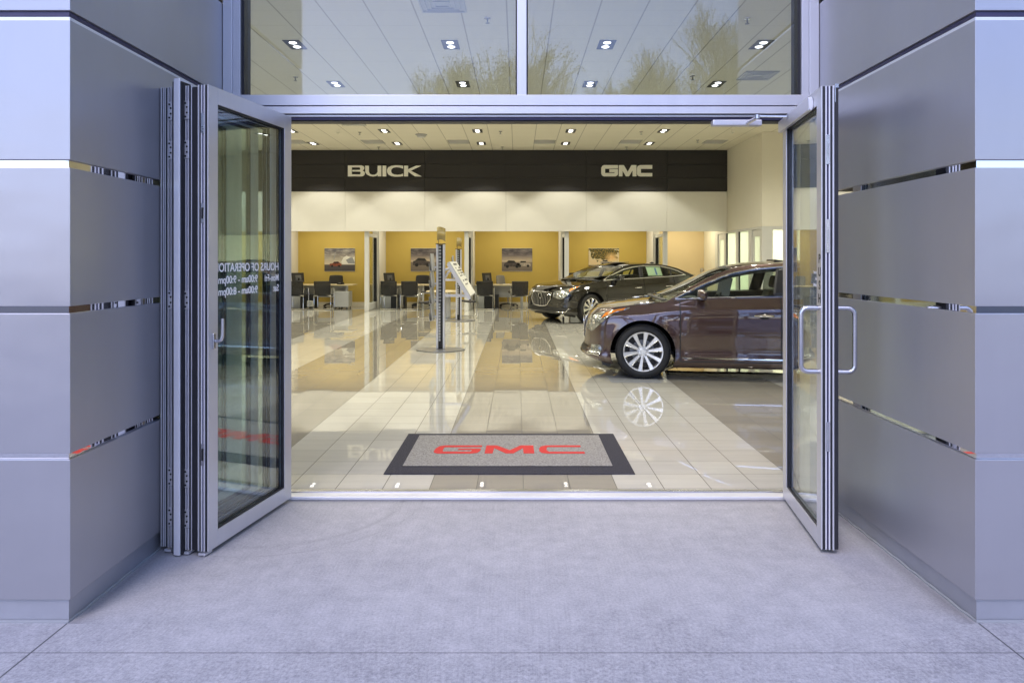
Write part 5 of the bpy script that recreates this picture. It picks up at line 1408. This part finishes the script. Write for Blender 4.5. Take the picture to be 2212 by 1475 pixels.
    for k in range(n_, -1, -1): ringp.append(mirror_y(car.P(gu*k/n_, interp(car.gr_lo, k/n_), 0.010), 1))
    full = ringp + [(p[0], -p[1], p[2]) for p in ringp[::-1]][1:-1]
    b = MB(); b.tube(full, car.ring, 8, closed=True); b.build('grille_surround', M['chrome'], gr_, smooth=True)
    c0 = car.P(0.0, car.badge_f, 0.026)
    b = MB()
    b.tube([(c0.x, 0.068*math.cos(a_*PI/14), c0.z+0.068*math.sin(a_*PI/14)) for a_ in range(28)], 0.006, 6, closed=True)
    for q in (-1,0,1):
        poly = [(-0.017,0.026),(0.017,0.026),(0.017,0.0),(0.006,-0.022),(0,-0.028),(-0.006,-0.022),(-0.017,0.0)]
        b.prism([(u*0.9-q*0.026+0.012*v/0.03, v*0.95+q*0.018) for u, v in poly], lambda u, v, w: (c0.x-0.002-w, u, c0.z+v), 0, 0.006)
    b.build('badge', M['chrome'], gr_, smooth=True, fixn=True)
    # lower intake
    b = MB(); b.grid(patch(car, (0.0, car.in_u), [(0,car.in_f[0]),(1,car.in_f[0])], [(0,car.in_f[1]),(1,car.in_f[1]-0.02)], 10, 3, 0.003, -1)); b.grid(patch(car, (0.0, car.in_u), [(0,car.in_f[0]),(1,car.in_f[0])], [(0,car.in_f[1]),(1,car.in_f[1]-0.02)], 10, 3, 0.003, 1))
    b.build('lower_intake', M['black'], root, smooth=True)
    # bonnet vents
    if car.portholes:
        for sg in (1,-1):
            def hp(x, yy):
                we = car.w(x, 1.0); zc = interp(car.ctop, x); ze = interp(car.ztop, x); t = yy/we
                return ze+(zc-ze)*(1-abs(t)**2.6)-0.010*math.exp(-((abs(t)-0.70)/0.10)**2)*(1-abs(t)**2.6)
            b = MB(); pts = []
            vx = car.portholes
            for k in range(28):
                a = 2*PI*k/28; X = vx+0.125*math.cos(a); Yy = 0.80+0.022*math.sin(a)+0.012*math.cos(a)
                pts.append((X, -Yy*sg, hp(X, Yy)+0.012))
            b.tube(pts, 0.007, 6, closed=True)
            for q in (-0.075,0,0.075):
                b.tube([(vx+q-0.027, -(0.80+0.1*q)*sg, hp(vx+q,0.80)+0.014), (vx+q+0.027, -(0.80+0.1*q)*sg, hp(vx+q,0.80)+0.014)], 0.010, 8)
            b.build('bonnet_vent', M['chrome'], root, smooth=True)
    # bonnet shut line and wipers
    b = MB(); 
    for sg in (1,-1):
        rows_ = []
        for k in range(40):
            x = interp(car.nose,1.0)+0.16+(car.cowl-interp(car.nose,1.0)-0.16)*k/39
            we = car.w(max(x,-0.35),1.0)*min(1,0.965); yy = we*(0.955 if x > -0.3 else 0.955-0.35*((-0.3-x)/0.5)**1.5)
            ze = interp(car.ztop,x); zc = interp(car.ctop,x); z_ = ze+(zc-ze)*(1-min(1,abs(yy/we))**2.6)+0.0045
            rows_.append([(x,-yy*sg,z_),(x,-(yy-0.006)*sg,z_+0.0005)])
        b.grid(rows_)
    b.build('bonnet_gap', M['black'], root)
    b = MB(); e0 = car.edge(0.0); bow0 = interp(car.bow, 0.0); cr0 = interp(car.crown, 0.0)
    rows_ = []
    for j in range(25):
        v = -1+2*j/24; q = 1-abs(v)**2.2
        rows_.append([(e0.x+bow0*q-0.05, e0.y*v, e0.z+cr0*q+0.004), (e0.x+bow0*q+0.01, e0.y*v, e0.z+cr0*q+0.012)])
    b.grid(rows_); b.build('cowl_panel', M['softblack'], root, smooth=True, solid=0.01)
    b = MB()
    for (ya, yb2) in ((-0.50,0.10),(0.05,0.62)):
        pts = []
        for k in range(9):
            v = (ya+(yb2-ya)*k/8)/abs(e0.y); q = 1-abs(v)**2.2; pts.append((e0.x+bow0*q+0.005+0.05*(1-k/8), v*abs(e0.y), e0.z+cr0*q+0.028+0.02*(1-k/8)))
        b.tube(pts, 0.007, 6)
    b.build('wiper', M['softblack'], root, smooth=True)
    # tilted sunroof
    e = car.edge(th+0.06); xr_ = e.x+0.0; zr = e.z+interp(car.crown, th+0.06)
    sx0 = car.sun[0]; B('sunroof', M['softblack'], root, (-0.0,car.sun[3],-0.26,0.26,0.0,car.sun[4]), bevel=0.004).matrix_local = Matrix.Translation((sx0, 0, car.sun[1])) @ Matrix.Rotation(R(car.sun[2]), 4, 'Y')
    b = MB(); b.prism([(0,0.0),(0.07,0.012),(0.16,-0.01),(0.0,-0.012)], lambda u, v, w: (car.fin[0]+u, w, car.fin[1]+v*2), -0.012, 0.012); b.build('roof_fin', M['softblack'], root, fixn=True)
    # interior
    zb0 = interp(car.ztop, 1.0)
    B('dashboard', M['leather'], root, (0.42,0.80,-0.66,0.66,0.62,zb0-0.03), bevel=0.05, segs=3)
    B('cabin_floor', M['black'], root, (0.45,car.wb-0.05,-0.74,0.74,0.27,0.31))
    b = MB(); Ms = Matrix.Translation((0.93,-0.37,0.93)) @ Matrix.Rotation(R(-64),4,'Y')
    b.tube([tuple(Ms @ Vector((0.185*math.cos(k*PI/16),0.185*math.sin(k*PI/16),0))) for k in range(32)], 0.015, 8, closed=True)
    b.tube([tuple(Ms @ Vector((0,-0.18,0))), tuple(Ms @ Vector((0,0,-0.02))), tuple(Ms @ Vector((0,0.18,0)))], 0.022, 8); b.build('steering_wheel', M['leather'], root, smooth=True)
    for (sx_, sy_, wid) in ((1.38,-0.37,0.25),(1.38,0.37,0.25),(2.28,0.0,0.62)):
        s_ = B('seat', M['leather'], root, (sx_-0.30,sx_+0.20,sy_-wid,sy_+wid,0.42,0.60), bevel=0.05, segs=3)
        bk = B('seat_back', M['leather'], s_, (-0.06,0.07,sy_-wid,sy_+wid,0,0.60), bevel=0.05, segs=3); bk.matrix_local = Matrix.Translation((sx_+0.20,0,0.50)) @ Matrix.Rotation(R(20),4,'Y')
        for hy in ((sy_,) if wid < 0.4 else (sy_-0.36, sy_+0.36)):
            hr = B('headrest', M['leather'], s_, (-0.05,0.05,hy-0.13,hy+0.13,0,0.17), bevel=0.035, segs=3); hr.matrix_local = Matrix.Translation((sx_+0.43,0,1.10)) @ Matrix.Rotation(R(12),4,'Y')
    b = MB()
    for sg in (1,-1): b.grid([[(x, -(car.w(x,0.9)-0.10)*sg, 0.32), (x, -(car.w(x,1.0)-0.10)*sg, interp(car.ztop,x)-0.02)] for x in (0.45,1.0,1.6,2.2,car.wb-0.1)])
    b.build('door_lining', M['leather'], root)
    b = MB(); rows_ = across(th+0.01, tr-0.01, 8, [(k, v-0.03) for k, v in car.crown], car.bow, 0.03); b.grid([[(p[0],p[1],p[2]-0.02) for p in r_] for r_ in rows_]); b.build('headliner', M['leather'], root, smooth=True)
    # wheels
    w0 = build_wheel(car, car.spoke); w0.parent = root; first_ = True
    wy = car.W-0.125
    for c in xa:
        for sg in (1,-1):
            w_ = w0 if first_ else copy_tree(w0); first_ = False
            w_.parent = root; st_ = R(car.steer) if c == 0 else 0
            w_.location = (c, -wy*sg, car.rt); w_.rotation_euler = (0, 0, (0 if sg == 1 else PI)+st_)
    return root

brown = Car(paint='paint_brown', W=0.93, wb=2.84, rt=0.342, rr=0.252, arch=0.402, fa=0.36, ra=0.34, rim_mat='alloy', spoke=(0.0155,0.0200,0.0270), steer=3,
    nose=[(0,-0.75),(0.06,-0.80),(0.12,-0.82),(0.22,-0.775),(0.40,-0.765),(0.62,-0.76),(0.82,-0.73),(0.93,-0.67),(1.0,-0.605)],
    tail=[(0,3.95),(0.3,4.0),(0.6,3.99),(0.85,3.96),(1.0,3.90)],
    zbot=[(-0.95,0.235),(-0.6,0.215),(-0.4,0.18),(0.4,0.15),(2.4,0.15),(3.3,0.19),(4.0,0.26)],
    ztop=[(-0.90,0.80),(-0.75,0.835),(-0.5,0.872),(-0.2,0.905),(0.1,0.935),(0.38,0.972),(0.9,1.005),(1.8,1.03),(2.6,1.05),(3.3,1.07),(3.98,1.05)],
    ctop=[(-0.90,0.80),(-0.72,0.845),(-0.5,0.895),(-0.2,0.935),(0.1,0.968),(0.45,1.00),(3.0,1.12),(3.6,1.12),(3.98,1.09)],
    wf=[(0,0.93),(0.06,0.983),(0.12,0.992),(0.24,0.976),(0.5,0.998),(0.70,1.0),(0.845,0.984),(0.87,0.973),(1.0,0.925)], ring=0.0045, creases=(0.865,),
    plan=[(-0.6,0.965),(-0.2,0.985),(0.5,1.0),(2.2,1.0),(3.0,0.985),(3.7,0.94)],
    lean=0.42, ex=[(0,0.30),(0.12,0.61),(0.25,0.95),(0.33,1.17),(0.45,1.50),(0.58,1.95),(0.70,2.40),(0.80,2.75),(0.90,3.08),(1.0,3.36)],
    ez=[(0,0.972),(0.12,1.155),(0.25,1.325),(0.33,1.390),(0.45,1.432),(0.58,1.442),(0.70,1.42),(0.80,1.36),(0.90,1.23),(1.0,1.085)],
    ei=[(0,0.0),(0.3,0.02),(0.5,0.03),(0.8,0.02),(1,0.0)],
    t_head=0.30, t_rear=0.78, crown=[(0,0.03),(0.3,0.025),(0.5,0.034),(0.8,0.035),(1,0.03)], bow=[(0,-0.16),(0.12,-0.04),(0.3,-0.02),(0.5,0.0),(0.75,0.10),(1,0.16)],
    dlo_top=[(0.40,1.005),(0.60,1.105),(0.81,1.202),(1.12,1.318),(1.48,1.378),(1.84,1.400),(2.20,1.39),(2.60,1.32),(2.85,1.22),(3.02,1.115)],
    dlo_bot=[(0.40,1.0),(1.0,1.02),(1.8,1.045),(2.6,1.075),(3.02,1.105)], pillars=[(1.60,1.76),(2.52,2.58)], open_rear=False,
    doors=(0.455,1.66,2.68), sill_f=0.10, handle_z=0.805, strip_z=0.275, strip=True, cowl=0.33, deck=3.32,
    hl_u=(0.34,1.03), hl_lo=[(0,0.66),(0.35,0.57),(0.65,0.70),(1,0.955)], hl_hi=[(0,0.86),(0.5,0.93),(1,0.975)], fog_u=(0.60,0.90), fog_f=(0.14,0.30), fog_clear=True, fog_curl=0,
    tl_u=(0.1,0.75), mirror=(0.72,1.025), gr_u=0.20, gr_lo=[(0,0.36),(0.6,0.38),(1,0.50)], gr_hi=[(0,0.90),(0.6,0.90),(1,0.84)], badge_f=0.70, in_u=0.45, in_f=(0.10,0.28),
    portholes=0.02, sun=(1.70,1.468,8,0.16,0.026), fin=(2.6,1.47))
M['alloy'] = mat('machined alloy', (0.82,0.82,0.81), 0.30, 0.85, 0.03, 30)
cb1 = make_car(brown, 'parked_car', 'glossy bronze brown saloon car in the foreground, its rear hidden by the right door leaf')
cb1.location = (1.694, 9.75, 0.0105); cb1.rotation_euler = (0,0,R(-8.5))

black = Car(**{**brown.__dict__})
black.paint = 'paint_black'; black.rim_mat = 'chrome'; black.spoke = (0.018,0.022,0.030); black.steer = 6; black.wb = 2.74; black.W = 0.925
black.nose = [(0,-0.80),(0.06,-0.85),(0.12,-0.87),(0.25,-0.855),(0.5,-0.85),(0.75,-0.82),(0.92,-0.75),(1.0,-0.67)]
black.portholes = 0; black.ring = 0.011; black.strip = False
black.ex = [(0,0.30),(0.12,0.62),(0.25,0.95),(0.33,1.16),(0.45,1.50),(0.58,1.92),(0.70,2.35),(0.80,2.72),(0.90,3.06),(1.0,3.36)]
black.gr_u = 0.25; black.gr_lo = [(0,0.27),(0.6,0.31),(1,0.55)]; black.gr_hi = [(0,0.83),(0.6,0.83),(1,0.80)]
black.hl_u = (0.30,1.02); black.fog_u = (0.45,0.86); black.fog_f = (0.10,0.24); black.fog_clear = False; black.fog_curl = 1.6
black.doors = (0.46,1.60,2.60); black.pillars = [(1.52,1.64),(2.52,2.57)]; black.open_rear = True; black.fin = (2.55,1.41); black.sun = (1.20,1.402,-2,0.45,0.014)
low = lambda L: [(k, v if v < 1.02 else v-0.062*min(1,(v-1.02)/0.3)) for k, v in L]
black.ez = low(brown.ez); black.dlo_top = low(brown.dlo_top); black.mirror = (0.80,1.02)
cb2 = make_car(black, 'parked_car', 'glossy black saloon car with chrome grille, behind the brown one')
cb2.location = (1.28, 17.47, 0.0105); cb2.rotation_euler = (0,0,R(30))
# price forms in the windows
def form(car, parent, x, z, w, h, label_):
    p = lambda u, v, o=0: (x+u*w, -car.gy(x+u*w, z+v*h)+0.010-o, z+v*h)
    b = MB(); b.grid([[p(i/6, j/6) for j in range(7)] for i in range(7)]); f_ = b.build('window_form', M['paper_green'], parent, smooth=True, solid=0.001)
    b = MB(); b.grid([[p(0.55+0.12*i/2, 0.1+0.75*j/6, 0.0015) for j in range(7)] for i in range(3)]); b.build('form_print', M['ink_blue'], f_)
form(black, cb2, 1.80, 1.085, 0.46, 0.23, '')
b = MB(); b.box(-0.02,0.0,-0.34,-0.10,0.0,0.12, Matrix.Translation((0.62,-0.2,1.12)) @ Matrix.Rotation(R(-60),4,'Y')); 
b = MB(); Mx = Matrix.Translation((1.02,-0.48,1.03)) @ Matrix.Rotation(R(12),4,'Y'); b.box(-0.08,0.08,-0.004,0.004,0.0,0.24,Mx); b.build('hanging_tag', M['grey_fabric'], cb1)
# thin floor protector under the near tyre
tp = tag(B('tyre_mat', M['grey_lam'], None, (1.14,1.75,8.62,9.12,0.0105,0.0135), bevel=0.001), 'thin grey protective mat under the front tyre of the brown car', 'tyre mat')
# ------------------------------------------------------------------ bare trees across the forecourt (seen mirrored in the window)
def tree_mesh(seed, h, spread):
    rnd = random.Random(seed); b = MB(); lf = MB()
    def grow(p, d, L, r, depth):
        q = p+d*L; mid = p+d*L*0.5+Vector((rnd.uniform(-1,1),rnd.uniform(-1,1),rnd.uniform(-.3,.5)))*L*0.06
        b.tube([p, mid, q], [r, r*0.82, r*0.62], 5 if depth > 3 else 3, cap=False)
        if depth <= 1:
            for _ in range(3):
                c = p.lerp(q, rnd.random())+Vector((rnd.uniform(-1,1),rnd.uniform(-1,1),rnd.uniform(-1,1)))*0.10; s_ = rnd.uniform(0.015,0.035)
                u = Vector((rnd.uniform(-1,1),rnd.uniform(-1,1),rnd.uniform(-1,1))).normalized(); v = u.orthogonal().normalized()
                lf.quad(c-u*s_, c+v*s_*0.6, c+u*s_, c-v*s_*0.6)
        if depth == 0: return
        n = 3 if depth > 2 else rnd.choice((2,3,3))
        for k in range(n):
            a = rnd.uniform(0.18, 0.55)*(spread if depth > 2 else 1.0); ax = d.cross(Vector((rnd.uniform(-1,1),rnd.uniform(-1,1),rnd.uniform(-1,1)))).normalized()
            nd = (Matrix.Rotation(a, 3, ax) @ d); nd = (nd+Vector((0,0,0.10))).normalized()
            grow(p.lerp(q, rnd.uniform(0.55,1.0)) if k else q, nd, L*rnd.uniform(0.66,0.82), r*0.62, depth-1)
    grow(Vector((0,0,0)), Vector((0,0,1)), h*0.24, h*0.014, 7)
    return b, lf
def tree(seed, h, spread=1.0):
    r = empty('bare_tree', (0,0,-0.12)); b, lf = tree_mesh(seed, h, spread)
    b.build('trunk', M['bark'], r); lf.build('crown', M['leaf'], r); return r
tA = tree(3, 13, 0.62); tB = tree(8, 10, 0.75); tC = tree(21, 12, 0.55)
def height(t): return max(v.co.z for c in KIDS(t) if c.name.startswith('trunk') for v in c.data.vertices)
HT = {t.name: height(t) for t in (tA, tB, tC)}
spec = [(tA,(9.9,-25),14.6,0,'tallest bare tree mirrored at the right edge of the sky reflection'),(tB,(8.0,-26),12.6,1,'bare tree mirrored just left of the tallest one'),(tC,(6.2,-25),10.9,1,'lower bare tree two places left of the tallest one'),
        (tB,(-1.5,-25),12.3,2,'bare tree mirrored in the left window pane nearest the mullion'),(tA,(1.5,-26),11.0,3,'bare tree mirrored in the right window pane nearest the mullion'),(tC,(-2.9,-26),11.4,5,'bare tree mirrored in the left window pane below the downlight'),
        (tC,(0.1,-27),11.6,2.5,'bare tree mirrored behind the window mullion'),(tB,(3.1,-27),10.3,4,'small bare tree mirrored low in the right window pane'),(tA,(7.2,-28),12.0,4,'bare tree mirrored behind the two right-hand ones'),
        (tA,(-24,-34),13,1,'bare tree at the far left end of the forecourt'),(tB,(19,-31),13,2,'bare tree at the far right end of the forecourt')]
used = set()
for src, (x, y), H_, rz, lab in spec:
    t = src if src.name not in used else copy_tree(src); used.add(src.name)
    k_ = H_/HT[src.name]; t.location = (x, y, -0.12); t.rotation_euler = (0,0,rz); t.scale = (k_, k_, k_)
    tag(t, lab, 'tree', 'bare trees across the forecourt')

# ------------------------------------------------------------------ light
w = bpy.data.worlds.new('World'); scene.world = w; w.use_nodes = True; nt = w.node_tree
bg = nt.nodes['Background']; sky = N(nt, 'ShaderNodeTexSky'); sky.sky_type = 'NISHITA'; sky.sun_disc = False
SUN_EL, SUN_AZ = 48, 200
sky.sun_elevation = R(SUN_EL); sky.sun_rotation = R(SUN_AZ); sky.air_density = 1.0; sky.dust_density = 1.2; sky.ozone_density = 6.0
tint = N(nt, 'ShaderNodeMix', data_type='RGBA', blend_type='MULTIPLY'); tint.inputs[0].default_value = 1.0; tint.inputs[7].default_value = (1.0,0.915,1.01,1)
nt.links.new(sky.outputs[0], tint.inputs[6]); nt.links.new(tint.outputs[2], bg.inputs['Color']); bg.inputs['Strength'].default_value = 0.15
sd_ = bpy.data.lights.new('sun', 'SUN'); sd_.energy = 0.55; sd_.angle = R(22); sd_.color = (1,0.90,0.90)
so = bpy.data.objects.new('sun', sd_); COL.objects.link(so)
el, az = R(SUN_EL), R(SUN_AZ)
dirv = Vector((math.sin(az)*math.cos(el), math.cos(az)*math.cos(el), math.sin(el)))
so.rotation_euler = dirv.to_track_quat('Z', 'Y').to_euler(); so.location = (5, 20, 30)

# ------------------------------------------------------------------ render settings
vs_ = scene.view_settings; scene.display_settings.display_device = 'sRGB'
vs_.view_transform = 'Standard'; vs_.look = 'None'; vs_.gamma = 1; vs_.exposure = 1.18
scene.render.engine = 'CYCLES'
cy_ = scene.cycles
cy_.use_denoising = True
try: cy_.denoiser = 'OPENIMAGEDENOISE'; cy_.denoising_input_passes = 'RGB_ALBEDO_NORMAL'
except Exception: pass
cy_.max_bounces = 12; cy_.diffuse_bounces = 5; cy_.glossy_bounces = 8; cy_.transmission_bounces = 8; cy_.transparent_max_bounces = 40
cy_.sample_clamp_indirect = 6; cy_.caustics_reflective = False; cy_.caustics_refractive = False; cy_.use_light_tree = True
cy_.use_adaptive_sampling = True; cy_.adaptive_threshold = 0.015
